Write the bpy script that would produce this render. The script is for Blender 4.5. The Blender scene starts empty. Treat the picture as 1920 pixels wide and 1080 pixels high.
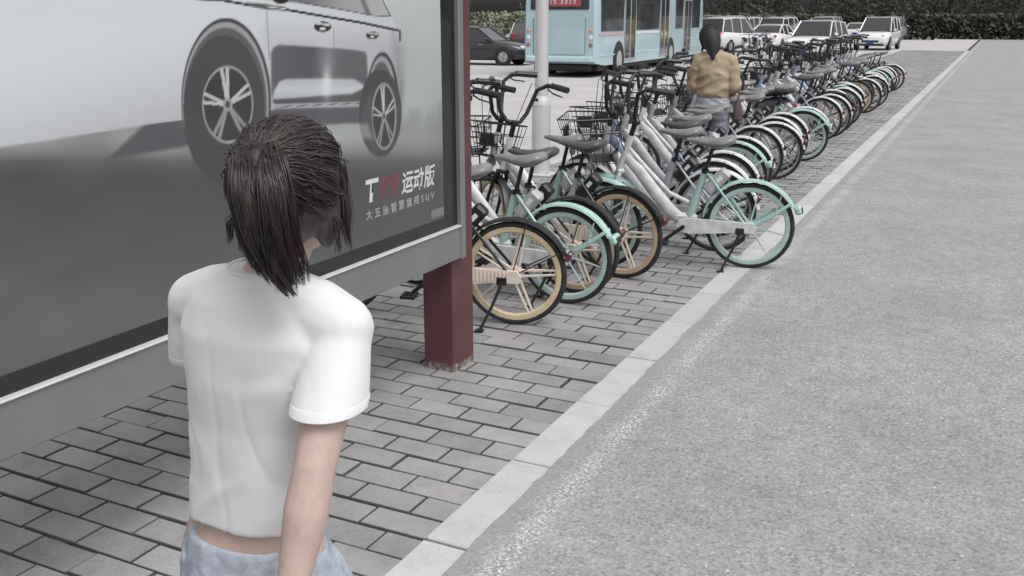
import bpy, bmesh, math, random
import numpy as np
from mathutils import Vector, Matrix, noise
from math import sin, cos, pi, radians as R

# ---------------------------------------------------------------- camera
scene = bpy.context.scene
C = scene.collection
CAM_H = 1.8
FPX = 1800.0                       # focal length in pixels of a 1920 wide frame
PITCH = math.atan(508 / FPX)
YAW = math.atan(922 * cos(PITCH) / FPX)
cam_d = bpy.data.cameras.new('camera')
cam_d.sensor_width = 36.0
cam_d.lens = 36.0 * FPX / 1920
cam_d.clip_start = 0.05
cam_d.clip_end = 2000
cam = bpy.data.objects.new('camera', cam_d)
C.objects.link(cam)
cam.location = (0, 0, CAM_H)
cam.rotation_euler = (pi / 2 - PITCH, 0, YAW)
scene.camera = cam
scene.render.resolution_x, scene.render.resolution_y = 1024, 576

# ---------------------------------------------------------------- world, sun, exposure
SUN_EL, SUN_AZ = R(60), R(115)
w = bpy.data.worlds.new('World')
scene.world = w
w.use_nodes = True
wn = w.node_tree.nodes
wl = w.node_tree.links
bg = wn['Background']
sky = wn.new('ShaderNodeTexSky')
sky.sky_type = 'NISHITA'
sky.sun_disc = False
sky.sun_elevation = SUN_EL
sky.sun_rotation = SUN_AZ
sky.air_density = 1.0
sky.dust_density = 6.0
hs = wn.new('ShaderNodeHueSaturation')      # overcast: the blue of the sky is mostly gone
hs.inputs['Saturation'].default_value = 0.12
wl.new(sky.outputs[0], hs.inputs['Color'])
wl.new(hs.outputs[0], bg.inputs['Color'])
bg.inputs['Strength'].default_value = 0.15
sd = bpy.data.lights.new('sun', 'SUN')
sd.energy = 0.95
sd.angle = R(35)
sd.color = (1.0, 0.975, 0.96)
so = bpy.data.objects.new('sun', sd)
C.objects.link(so)
so.rotation_euler = (pi / 2 - SUN_EL, 0, pi - SUN_AZ + 0)
so.location = (0, 0, 30)
scene.view_settings.view_transform = 'Standard'
scene.view_settings.look = 'None'
scene.view_settings.gamma = 1.0
scene.view_settings.exposure = 0.20

random.seed(7)

# ---------------------------------------------------------------- pixel <-> place helpers (calibrated on kerb joints and verticals)
_fw = np.array([-sin(YAW) * cos(PITCH), cos(YAW) * cos(PITCH), -sin(PITCH)])
_rt = np.array([cos(YAW), sin(YAW), 0.0])
_up = np.cross(_rt, _fw)


def gp(x, y, z=0.0):
    d = _fw + _rt * (x - 960) / FPX + _up * (540 - y) / FPX
    t = (z - CAM_H) / d[2]
    return (d[0] * t, d[1] * t)


# ---------------------------------------------------------------- materials
MATS = {}


def mat(name, col, rough=0.6, metal=0.0, spec=0.5, coat=0.0, var=0.0, vscale=8.0, bump=0.0, bscale=60.0,
        dirt=None, emit=None, trans=0.0, sheen=0.0):
    if name in MATS:
        return MATS[name]
    m = bpy.data.materials.new(name)
    m.use_nodes = True
    nt = m.node_tree
    b = nt.nodes['Principled BSDF']
    b.inputs['Base Color'].default_value = (*col, 1)
    b.inputs['Roughness'].default_value = rough
    b.inputs['Metallic'].default_value = metal
    b.inputs['Specular IOR Level'].default_value = spec
    b.inputs['Coat Weight'].default_value = coat
    b.inputs['Coat Roughness'].default_value = 0.08
    b.inputs['Transmission Weight'].default_value = trans
    b.inputs['Sheen Weight'].default_value = sheen
    tc = nt.nodes.new('ShaderNodeTexCoord')
    if emit:
        b.inputs['Emission Color'].default_value = (*emit[0], 1)
        b.inputs['Emission Strength'].default_value = emit[1]
    if var or dirt:
        n = nt.nodes.new('ShaderNodeTexNoise')
        n.inputs['Scale'].default_value = vscale
        n.inputs['Detail'].default_value = 6
        n.inputs['Roughness'].default_value = 0.65
        nt.links.new(tc.outputs['Object'], n.inputs['Vector'])
        rp = nt.nodes.new('ShaderNodeValToRGB')
        rp.color_ramp.elements[0].position = 0.35
        rp.color_ramp.elements[1].position = 0.65
        d = dirt or tuple(max(0, c * (1 - var)) for c in col)
        l = tuple(min(1, c * (1 + var * 0.6)) for c in col) if var else col
        rp.color_ramp.elements[0].color = (*d, 1)
        rp.color_ramp.elements[1].color = (*l, 1)
        nt.links.new(n.outputs['Fac'], rp.inputs['Fac'])
        nt.links.new(rp.outputs['Color'], b.inputs['Base Color'])
    if bump:
        n2 = nt.nodes.new('ShaderNodeTexNoise')
        n2.inputs['Scale'].default_value = bscale
        n2.inputs['Detail'].default_value = 4
        nt.links.new(tc.outputs['Object'], n2.inputs['Vector'])
        bp = nt.nodes.new('ShaderNodeBump')
        bp.inputs['Strength'].default_value = bump
        bp.inputs['Distance'].default_value = 0.01
        nt.links.new(n2.outputs['Fac'], bp.inputs['Height'])
        nt.links.new(bp.outputs['Normal'], b.inputs['Normal'])
    MATS[name] = m
    return m


def N(nt, typ, **kw):
    n = nt.nodes.new(typ)
    for k, v in kw.items():
        if k in n.inputs:
            n.inputs[k].default_value = v
        else:
            setattr(n, k, v)
    return n


def ramp(nt, src, stops):
    r = nt.nodes.new('ShaderNodeValToRGB')
    el = r.color_ramp.elements
    while len(el) < len(stops):
        el.new(0.5)
    for e, (p, c) in zip(el, stops):
        e.position = p
        e.color = (*c, 1) if len(c) == 3 else c
    nt.links.new(src, r.inputs['Fac'])
    return r.outputs['Color']


def mixc(nt, fac, a, b, typ='MIX'):
    m = nt.nodes.new('ShaderNodeMix')
    m.data_type = 'RGBA'
    m.blend_type = typ
    for s, v in ((0, fac), (6, a), (7, b)):
        if hasattr(v, 'links') or hasattr(v, 'is_linked'):
            nt.links.new(v, m.inputs[s])
        else:
            m.inputs[s].default_value = v if s == 0 else (*v, 1)
    return m.outputs[2]


# ---------------------------------------------------------------- mesh helper
class MB:
    def __init__(s):
        s.v = []
        s.f = []
        s.m = []
        s.cur = 0

    def add(s, vs, fs):
        o = len(s.v)
        s.v += [tuple(v) for v in vs]
        s.f += [tuple(i + o for i in f) for f in fs]
        s.m += [s.cur] * len(fs)
        return s

    def box(s, c, d, rot=None, bev=0.0):
        hx, hy, hz = d[0] / 2, d[1] / 2, d[2] / 2
        if bev > 0:
            b = min(bev, hx * .9, hy * .9, hz * .9)
            vs = []
            for sx in (-1, 1):
                for sy in (-1, 1):
                    for sz in (-1, 1):
                        vs += [(sx * (hx - b), sy * (hy - b), sz * hz), (sx * (hx - b), sy * hy, sz * (hz - b)),
                               (sx * hx, sy * (hy - b), sz * (hz - b))]
            bm = bmesh.new()
            for v in vs:
                bm.verts.new(v)
            bmesh.ops.convex_hull(bm, input=bm.verts)
            bmesh.ops.dissolve_limit(bm, angle_limit=0.01, verts=bm.verts, edges=bm.edges)
            bm.verts.index_update()
            vs = [v.co.copy() for v in bm.verts]
            fs = [[v.index for v in f.verts] for f in bm.faces]
            bm.free()
        else:
            vs = [Vector((x, y, z)) for x in (-hx, hx) for y in (-hy, hy) for z in (-hz, hz)]
            fs = [(0, 1, 3, 2), (4, 6, 7, 5), (0, 4, 5, 1), (2, 3, 7, 6), (0, 2, 6, 4), (1, 5, 7, 3)]
        if rot is not None:
            vs = [rot @ Vector(v) for v in vs]
        c = Vector(c)
        return s.add([Vector(v) + c for v in vs], fs)

    def tube(s, pts, r, n=8, cap=True, flat=1.0, up=None):
        pts = [Vector(p) for p in pts]
        k = len(pts)
        rs = r if isinstance(r, (list, tuple)) else [r] * k
        vs, fs = [], []
        prev = None
        for i, p in enumerate(pts):
            t = (pts[min(i + 1, k - 1)] - pts[max(i - 1, 0)])
            if t.length < 1e-9:
                t = Vector((0, 0, 1))
            t.normalize()
            if prev is None:
                a = Vector(up) if up else (Vector((0, 0, 1)) if abs(t.z) < .9 else Vector((0, 1, 0)))
            else:
                a = prev
            a = (a - t * a.dot(t))
            if a.length < 1e-6:
                a = t.orthogonal()
            a.normalize()
            prev = a
            b = t.cross(a)
            for j in range(n):
                an = 2 * pi * j / n
                vs.append(p + a * (cos(an) * rs[i]) + b * (sin(an) * rs[i] * flat))
        for i in range(k - 1):
            for j in range(n):
                fs.append((i * n + j, i * n + (j + 1) % n, (i + 1) * n + (j + 1) % n, (i + 1) * n + j))
        if cap:
            fs.append(tuple(range(n - 1, -1, -1)))
            fs.append(tuple((k - 1) * n + j for j in range(n)))
        return s.add(vs, fs)

    def lathe(s, prof, c, axis='Y', n=24, closed=False, a0=0.0, a1=2 * pi):
        """prof: list of (radius, along-axis)"""
        full = abs(a1 - a0 - 2 * pi) < 1e-6
        cnt = n if full else n + 1
        vs, fs = [], []
        k = len(prof)
        c = Vector(c)
        for i in range(cnt):
            an = a0 + (a1 - a0) * i / n
            for (r, h) in prof:
                if axis == 'Y':
                    vs.append(c + Vector((cos(an) * r, h, sin(an) * r)))
                elif axis == 'Z':
                    vs.append(c + Vector((cos(an) * r, sin(an) * r, h)))
                else:
                    vs.append(c + Vector((h, cos(an) * r, sin(an) * r)))
        kk = k if closed else k - 1
        for i in range(n):
            i2 = (i + 1) % cnt
            for j in range(kk):
                j2 = (j + 1) % k
                fs.append((i * k + j, i2 * k + j, i2 * k + j2, i * k + j2))
        return s.add(vs, fs)

    def ball(s, c, r, n=10, m=7):
        r = r if isinstance(r, (tuple, list)) else (r, r, r)
        vs = [(c[0], c[1], c[2] + r[2])]
        for i in range(1, m):
            t = pi * i / m
            for j in range(n):
                a = 2 * pi * j / n
                vs.append((c[0] + r[0] * sin(t) * cos(a), c[1] + r[1] * sin(t) * sin(a), c[2] + r[2] * cos(t)))
        vs.append((c[0], c[1], c[2] - r[2]))
        fs = [(0, 1 + j, 1 + (j + 1) % n) for j in range(n)]
        for i in range(m - 2):
            for j in range(n):
                a, b = 1 + i * n + j, 1 + i * n + (j + 1) % n
                fs.append((a, a + n, b + n, b))
        L = len(vs) - 1
        fs += [(L, 1 + (m - 2) * n + (j + 1) % n, 1 + (m - 2) * n + j) for j in range(n)]
        return s.add(vs, fs)

    def loft(s, rings, cap=True):
        n = len(rings[0])
        vs = [p for r in rings for p in r]
        fs = []
        for i in range(len(rings) - 1):
            for j in range(n):
                fs.append((i * n + j, i * n + (j + 1) % n, (i + 1) * n + (j + 1) % n, (i + 1) * n + j))
        if cap:
            fs.append(tuple(range(n - 1, -1, -1)))
            fs.append(tuple((len(rings) - 1) * n + j for j in range(n)))
        return s.add(vs, fs)

    def prism(s, poly, a, b, plane='XZ'):
        """poly extruded between a and b along the third axis"""
        n = len(poly)
        if plane == 'XZ':
            f = lambda p, t: (p[0], t, p[1])
        elif plane == 'YZ':
            f = lambda p, t: (t, p[0], p[1])
        else:
            f = lambda p, t: (p[0], p[1], t)
        vs = [f(p, a) for p in poly] + [f(p, b) for p in poly]
        fs = [tuple(range(n)), tuple(range(2 * n - 1, n - 1, -1))]
        fs += [(j, j + n, (j + 1) % n + n, (j + 1) % n) for j in range(n)]
        return s.add(vs, fs)

    def build(s, name, mats, parent=None, smooth=True, angle=35, fixn=True):
        me = bpy.data.meshes.new(name)
        me.from_pydata(s.v, [], s.f)
        if not isinstance(mats, (list, tuple)):
            mats = [mats]
        for m in mats:
            me.materials.append(m)
        if len(mats) > 1:
            me.polygons.foreach_set('material_index', s.m)
        if fixn:
            bm = bmesh.new()
            bm.from_mesh(me)
            bmesh.ops.recalc_face_normals(bm, faces=bm.faces)
            bm.to_mesh(me)
            bm.free()
        if smooth:
            me.shade_smooth()
            try:
                me.set_sharp_from_angle(angle=R(angle))
            except Exception:
                pass
        o = bpy.data.objects.new(name, me)
        C.objects.link(o)
        if parent:
            o.parent = parent
        return o


def tag(o, label=None, cat=None, group=None, kind=None):
    if label:
        o['label'] = label
    if cat:
        o['category'] = cat
    if group:
        o['group'] = group
    if kind:
        o['kind'] = kind
    return o


def thing(name, label, cat, loc=(0, 0, 0), rz=0.0, group=None):
    o = bpy.data.objects.new(name, None)
    C.objects.link(o)
    o.location = loc
    o.rotation_euler = (0, 0, rz)
    o.empty_display_size = 0.2
    return tag(o, label, cat, group)


KIDS = {}


def children(o):
    return KIDS.setdefault(o.name, [c for c in C.objects if c.parent == o])


def copy_tree(o, parent=None):
    c = o.copy()
    C.objects.link(c)
    c.parent = parent
    for ch in children(o):
        copy_tree(ch, c)
    return c


def evaluated(o):
    dg = bpy.context.evaluated_depsgraph_get()
    return bpy.data.meshes.new_from_object(o.evaluated_get(dg))


def voxel(o, size, smooth=3, factor=0.6):
    """melt the pieces of one object into a single continuous surface"""
    md = o.modifiers.new('r', 'REMESH')
    md.mode = 'VOXEL'
    md.voxel_size = size
    md.use_smooth_shade = True
    if smooth:
        s = o.modifiers.new('s', 'SMOOTH')
        s.factor = factor
        s.iterations = smooth
    me = evaluated(o)
    old = o.data
    mats = [m for m in old.materials]
    o.modifiers.clear()
    o.data = me
    me.materials.clear()
    for m in mats:
        me.materials.append(m)
    me.shade_smooth()
    return o

# ================================================================ THE SETTING
KX0, KX1 = -1.625, -1.468          # kerb, inner and outer edge
ROW = 0.1425                       # paver rows run across the pavement
PITCHX = 0.2745


def ground_materials():
    # base ground (concrete dust between the pavers)
    m = bpy.data.materials.new('joint_sand')
    m.use_nodes = True
    nt = m.node_tree
    b = nt.nodes['Principled BSDF']
    tc = N(nt, 'ShaderNodeTexCoord')
    n = N(nt, 'ShaderNodeTexNoise', Scale=2.2, Detail=5.0, Roughness=0.7)
    nt.links.new(tc.outputs['Object'], n.inputs['Vector'])
    col = ramp(nt, n.outputs['Fac'], [(0.48, (.004, .004, .005)), (0.55, (.07, .069, .066)), (0.62, (.24, .23, .225))])
    nt.links.new(col, b.inputs['Base Color'])
    b.inputs['Roughness'].default_value = 0.95
    # asphalt
    a = bpy.data.materials.new('asphalt')
    a.use_nodes = True
    nt = a.node_tree
    b = nt.nodes['Principled BSDF']
    tc = N(nt, 'ShaderNodeTexCoord')
    P = tc.outputs['Object']
    v = N(nt, 'ShaderNodeTexVoronoi', Scale=95.0)
    v2 = N(nt, 'ShaderNodeTexVoronoi', Scale=210.0)
    nl = N(nt, 'ShaderNodeTexNoise', Scale=1.3, Detail=4.0)
    nm = N(nt, 'ShaderNodeTexNoise', Scale=60.0, Detail=6.0, Roughness=0.8)
    for q in (v, v2, nl, nm):
        nt.links.new(P, q.inputs['Vector'])
    stones = ramp(nt, v.outputs['Color'], [(0.0, (.14, .14, .142)), (0.25, (.225, .225, .23)), (0.75, (.27, .27, .275)), (0.92, (.33, .33, .335)), (1.0, (.60, .60, .60))])
    fine = ramp(nt, nm.outputs['Fac'], [(0.30, (.5, .5, .5)), (0.48, (1, 1, 1)), (0.68, (1.3, 1.3, 1.3))])
    base = mixc(nt, 1.0, stones, fine, 'MULTIPLY')
    large = ramp(nt, nl.outputs['Fac'], [(0.3, (.96, .96, .96)), (0.7, (1.18, 1.18, 1.18))])
    base = mixc(nt, 1.0, base, large, 'MULTIPLY')
    nb_ = N(nt, 'ShaderNodeTexNoise', Scale=9.0, Detail=5.0, Roughness=0.75)
    nt.links.new(P, nb_.inputs['Vector'])
    base = mixc(nt, 1.0, base, ramp(nt, nb_.outputs['Fac'], [(0.32, (.84, .84, .84)), (0.5, (1, 1, 1)), (0.7, (1.12, 1.12, 1.12))]), 'MULTIPLY')
    # worn paint line: a band along the lane, left only on the tops of the stones
    sx = N(nt, 'ShaderNodeSeparateXYZ')
    nt.links.new(P, sx.inputs[0])
    sub = N(nt, 'ShaderNodeMath', operation='SUBTRACT')
    nt.links.new(sx.outputs['X'], sub.inputs[0])
    sub.inputs[1].default_value = -1.315
    ab = N(nt, 'ShaderNodeMath', operation='ABSOLUTE')
    nt.links.new(sub.outputs[0], ab.inputs[0])
    band = ramp(nt, ab.outputs[0], [(0.02, (1, 1, 1)), (0.075, (0, 0, 0))])
    nw = N(nt, 'ShaderNodeTexNoise', Scale=4.0, Detail=3.0)
    ng = N(nt, 'ShaderNodeTexNoise', Scale=95.0, Detail=2.0, Roughness=0.6)
    nt.links.new(P, nw.inputs['Vector'])
    nt.links.new(P, ng.inputs['Vector'])
    big = ramp(nt, nw.outputs['Fac'], [(0.30, (.25, .25, .25)), (0.60, (1, 1, 1))])
    gr = ramp(nt, ng.outputs['Fac'], [(0.52, (0, 0, 0)), (0.60, (1, 1, 1))])
    f1 = mixc(nt, 1.0, band, big, 'MULTIPLY')
    f2 = mixc(nt, 1.0, f1, gr, 'MULTIPLY')
    mr = N(nt, 'ShaderNodeMapRange')          # smoother, dust filled strip beside the kerb
    mr.inputs['From Min'].default_value = -1.43
    mr.inputs['From Max'].default_value = -1.385
    mr.inputs['To Min'].default_value = .6
    mr.inputs['To Max'].default_value = 0.0
    nt.links.new(sx.outputs['X'], mr.inputs['Value'])
    base = mixc(nt, mr.outputs[0], base, (.25, .25, .255))
    out = mixc(nt, f2, base, (.58, .58, .585))
    nt.links.new(out, b.inputs['Base Color'])
    b.inputs['Roughness'].default_value = 0.85
    bp = N(nt, 'ShaderNodeBump', Strength=0.55, Distance=0.004)
    nt.links.new(v2.outputs['Distance'], bp.inputs['Height'])
    nt.links.new(bp.outputs['Normal'], b.inputs['Normal'])
    # paver
    p = bpy.data.materials.new('paver')
    p.use_nodes = True
    nt = p.node_tree
    b = nt.nodes['Principled BSDF']
    tc = N(nt, 'ShaderNodeTexCoord')
    P = tc.outputs['Object']
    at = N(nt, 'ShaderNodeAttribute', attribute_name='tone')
    n1 = N(nt, 'ShaderNodeTexNoise', Scale=5.0, Detail=7.0, Roughness=0.7)
    n2 = N(nt, 'ShaderNodeTexNoise', Scale=140.0, Detail=3.0)
    n3 = N(nt, 'ShaderNodeTexNoise', Scale=1.1, Detail=3.0)
    vs = N(nt, 'ShaderNodeTexVoronoi', Scale=2.6)
    for q in (n1, n2, n3, vs):
        nt.links.new(P, q.inputs['Vector'])
    c1 = ramp(nt, n1.outputs['Fac'], [(0.3, (.80, .80, .80)), (0.5, (1, 1, 1)), (0.75, (1.18, 1.18, 1.18))])
    c2 = ramp(nt, n2.outputs['Fac'], [(0.3, (.84, .84, .84)), (0.7, (1.14, 1.14, 1.14))])
    c3 = ramp(nt, n3.outputs['Fac'], [(0.35, (.93, .93, .95)), (0.65, (1.16, 1.13, 1.12))])
    stain = ramp(nt, vs.outputs['Distance'], [(0.030, (.45, .44, .44)), (0.05, (1, 1, 1))])   # old chewing gum
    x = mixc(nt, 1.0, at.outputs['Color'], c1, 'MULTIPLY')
    x = mixc(nt, 1.0, x, c2, 'MULTIPLY')
    x = mixc(nt, 1.0, x, c3, 'MULTIPLY')
    x = mixc(nt, 1.0, x, stain, 'MULTIPLY')
    nt.links.new(x, b.inputs['Base Color'])
    b.inputs['Roughness'].default_value = 0.8
    bp = N(nt, 'ShaderNodeBump', Strength=0.35, Distance=0.003)
    nt.links.new(n2.outputs['Fac'], bp.inputs['Height'])
    nt.links.new(bp.outputs['Normal'], b.inputs['Normal'])
    return m, a, p


SAND, ASPHALT, PAVER = ground_materials()
ROADM = mat('road_concrete', (.40, .385, .39), rough=.9, var=.10, vscale=.7, bump=.2, bscale=90)
def kerb_material():
    m = bpy.data.materials.new('kerb_stone')
    m.use_nodes = True
    nt = m.node_tree
    b = nt.nodes['Principled BSDF']
    tc = N(nt, 'ShaderNodeTexCoord')
    P = tc.outputs['Object']
    at = N(nt, 'ShaderNodeNewGeometry')
    n1 = N(nt, 'ShaderNodeTexNoise', Scale=6.0, Detail=7.0, Roughness=.7)
    n2 = N(nt, 'ShaderNodeTexNoise', Scale=120.0, Detail=3.0)
    v = N(nt, 'ShaderNodeTexVoronoi', Scale=5.5)
    for q in (n1, n2, v):
        nt.links.new(P, q.inputs['Vector'])
    x = ramp(nt, n1.outputs['Fac'], [(.3, (.37, .37, .372)), (.5, (.43, .43, .435)), (.7, (.46, .46, .465))])
    per = ramp(nt, at.outputs['Random Per Island'], [(0, (.90, .90, .90)), (1, (1.06, 1.06, 1.06))])
    x = mixc(nt, 1.0, x, per, 'MULTIPLY')
    x = mixc(nt, 1.0, x, ramp(nt, n2.outputs['Fac'], [(.3, (.88, .88, .88)), (.7, (1.08, 1.08, 1.08))]), 'MULTIPLY')
    x = mixc(nt, 1.0, x, ramp(nt, v.outputs['Distance'], [(.045, (.45, .44, .44)), (.075, (1, 1, 1))]), 'MULTIPLY')
    nt.links.new(x, b.inputs['Base Color'])
    b.inputs['Roughness'].default_value = .85
    bp = N(nt, 'ShaderNodeBump', Strength=.3, Distance=.003)
    nt.links.new(n2.outputs['Fac'], bp.inputs['Height'])
    nt.links.new(bp.outputs['Normal'], b.inputs['Normal'])
    return m


KERBM = kerb_material()


def sheet(name, x0, x1, y0, y1, z, m):
    me = bpy.data.meshes.new(name)
    me.from_pydata([(x0, y0, z), (x1, y0, z), (x1, y1, z), (x0, y1, z)], [], [(0, 1, 2, 3)])
    me.materials.append(m)
    o = bpy.data.objects.new(name, me)
    C.objects.link(o)
    return tag(o, kind='structure')


GROUNDM = mat('ground_earth', (.16, .15, .14), rough=1, var=.2, vscale=.3)
sheet('ground', -400, 400, -60, 700, -0.20, GROUNDM)
PAVE_L = -4.95
# carriageway beyond the bicycles: slightly below the pavement
sheet('road', -30, PAVE_L - .12, -30, 300, -0.075, ROADM)
# road that the lane runs out into, far ahead
sheet('pavement_bed', PAVE_L, KX0, -4, 60, -0.016, SAND)
sheet('far_pavement', PAVE_L, KX0, 60, 92, -0.006, ROADM)


def lane():
    """asphalt lane with an uneven edge lapping onto the kerb"""
    vs, fs = [], []
    ys = []
    y = -4.0
    while y < 24:
        ys.append(y)
        y += 0.03
    while y < 300:
        ys.append(y)
        y += max(1, (y - 20) * .1)
    ys.append(300)
    for y in ys:
        e = KX1 + 0.016 * noise.noise(Vector((0, y * 3.1, 0))) + 0.010 * noise.noise(Vector((4, y * 14, 0)))
        if y > 7.1:
            # from here the lane spreads over a sunken kerb
            e += 0.012
        vs += [(e, y, -0.03), (e + .003, y, .0025), (9.0, y, .0025)]
    for i in range(len(ys) - 1):
        a, b = i * 3, i * 3 + 3
        fs += [(a, a + 1, b + 1, b), (a + 1, a + 2, b + 2, b + 1)]
    me = bpy.data.meshes.new('lane')
    me.from_pydata(vs, [], fs)
    me.materials.append(ASPHALT)
    o = bpy.data.objects.new('asphalt_lane', me)
    C.objects.link(o)
    tag(o, kind='structure')


lane()


def kerb():
    m = MB()
    y = 2.62 - .715 * 8
    rnd = random.Random(3)
    while y < 60:
        g = .005 + rnd.random() * .004
        dz = rnd.uniform(-.0015, .0015)
        m.box(((KX0 + KX1) / 2 - .003, y + .3575, -.06 + dz), (KX1 - KX0 + .03, .715 - g * 2, .12), bev=.006)
        y += .715
    # kerb of the carriageway side
    y = -6
    while y < 60:
        m.box((PAVE_L - .06, y + .5, -.10), (.12, .99, .20), bev=.012)
        y += 1.0
    o = m.build('kerb', KERBM, smooth=False)
    tag(o, kind='structure')


kerb()


def pavers():
    rnd = random.Random(11)
    vs, fs, tone = [], [], []
    y0 = 2.89 - ROW * 48
    r = 0
    while True:
        y = y0 + r * ROW
        if y > 60:
            break
        x = KX0 - .004
        first = PITCHX * (0.60 if r % 2 else 1.08) - .004
        row_dz = rnd.uniform(-.001, .001)
        while x > PAVE_L + .05:
            L = first if first else PITCHX
            first = None
            xa, xb = x - L, x
            if xa < PAVE_L + .01:
                xa = PAVE_L + .01
            gx, gy = .0040 + rnd.random() * .0036, .0046 + rnd.random() * .0044
            a, b, c, d = xa + gx, xb - gx, y + gy, y + ROW - gy
            j = [rnd.uniform(-.0022, .0022) for _ in range(4)]
            z = row_dz + rnd.uniform(-.005, .001) - (.004 if rnd.random() < .06 else 0)
            tx, ty = rnd.uniform(-.006, .006), rnd.uniform(-.008, .008)
            ch = .0025
            o = len(vs)
            mx, my = (a + b) / 2, (c + d) / 2
            low = [(a, c), (b, c), (b, d), (a, d)]
            low = [(p + j[0], q + j[1]) for p, q in low]
            hi = [(p + (ch if p < mx else -ch), q + (ch if q < my else -ch)) for p, q in low]
            zz = lambda p, q: z + (p - mx) * tx + (q - my) * ty
            vs += [(p, q, -.05) for p, q in low] + [(p, q, zz(p, q) - ch) for p, q in low] + [(p, q, zz(p, q)) for p, q in hi]
            for k in range(4):
                k2 = (k + 1) % 4
                fs += [(o + k, o + k2, o + 4 + k2, o + 4 + k), (o + 4 + k, o + 4 + k2, o + 8 + k2, o + 8 + k)]
            fs.append((o + 8, o + 9, o + 10, o + 11))
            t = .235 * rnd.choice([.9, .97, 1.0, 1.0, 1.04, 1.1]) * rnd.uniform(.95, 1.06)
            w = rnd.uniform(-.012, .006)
            for q in (.16, .52, 1.0):          # tone darkens from the top edge down the sides
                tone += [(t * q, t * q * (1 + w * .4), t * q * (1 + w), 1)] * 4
            x = xa if xa > PAVE_L + .02 else -99
        r += 1
    me = bpy.data.meshes.new('pavement')
    me.from_pydata(vs, [], fs)
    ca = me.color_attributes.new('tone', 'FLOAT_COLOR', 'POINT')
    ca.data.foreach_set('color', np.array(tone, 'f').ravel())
    me.materials.append(PAVER)
    o = bpy.data.objects.new('pavement', me)
    C.objects.link(o)
    tag(o, kind='structure')


pavers()

# ================================================================ BILLBOARD
BX = -2.335          # front face of the silver frame
PXX = -2.372         # the printed sheet behind the glass
BY0, BY1 = 0.55, 4.205
BZ0, BZ1 = 0.618, 2.62
SILVER = mat('silver_frame', (.26, .265, .265), rough=.42, metal=.55, var=.08, vscale=3, bump=.04, bscale=300)
SILVER_L = mat('silver_lip', (.74, .74, .74), rough=.3, metal=.4)
BLACKB = mat('black_border', (.012, .012, .014), rough=.35)
MAROON = mat('maroon_paint', (.118, .036, .042), rough=.48, coat=.15, var=.16, vscale=5, bump=.06, bscale=40)


def maroon_post_material():
    m = bpy.data.materials.new('maroon_post_paint')
    m.use_nodes = True
    nt = m.node_tree
    b = nt.nodes['Principled BSDF']
    tc = N(nt, 'ShaderNodeTexCoord')
    P = tc.outputs['Object']
    sx = N(nt, 'ShaderNodeSeparateXYZ')
    nt.links.new(P, sx.inputs[0])
    n = N(nt, 'ShaderNodeTexNoise', Scale=34.0, Detail=6.0, Roughness=0.7)
    n2 = N(nt, 'ShaderNodeTexNoise', Scale=5.0, Detail=5.0)
    nt.links.new(P, n.inputs['Vector'])
    nt.links.new(P, n2.inputs['Vector'])
    # chips where the paint has flaked off near the foot
    h = ramp(nt, sx.outputs['Z'], [(0.0, (1, 1, 1)), (0.035, (.55, .55, .55)), (0.085, (0, 0, 0))])
    ad = N(nt, 'ShaderNodeMath', operation='MULTIPLY')
    nt.links.new(h, ad.inputs[0])
    nt.links.new(n.outputs['Fac'], ad.inputs[1])
    chip = ramp(nt, ad.outputs[0], [(0.27, (0, 0, 0)), (0.33, (1, 1, 1))])
    base = ramp(nt, n2.outputs['Fac'], [(0.3, (.080, .025, .029)), (0.7, (.108, .036, .041))])
    dirt = ramp(nt, n.outputs['Fac'], [(0.4, (.07, .05, .045)), (0.6, (.30, .26, .24))])
    nt.links.new(mixc(nt, chip, base, dirt), b.inputs['Base Color'])
    b.inputs['Roughness'].default_value = .5
    b.inputs['Coat Weight'].default_value = .15
    return m


POSTM = maroon_post_material()


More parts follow.
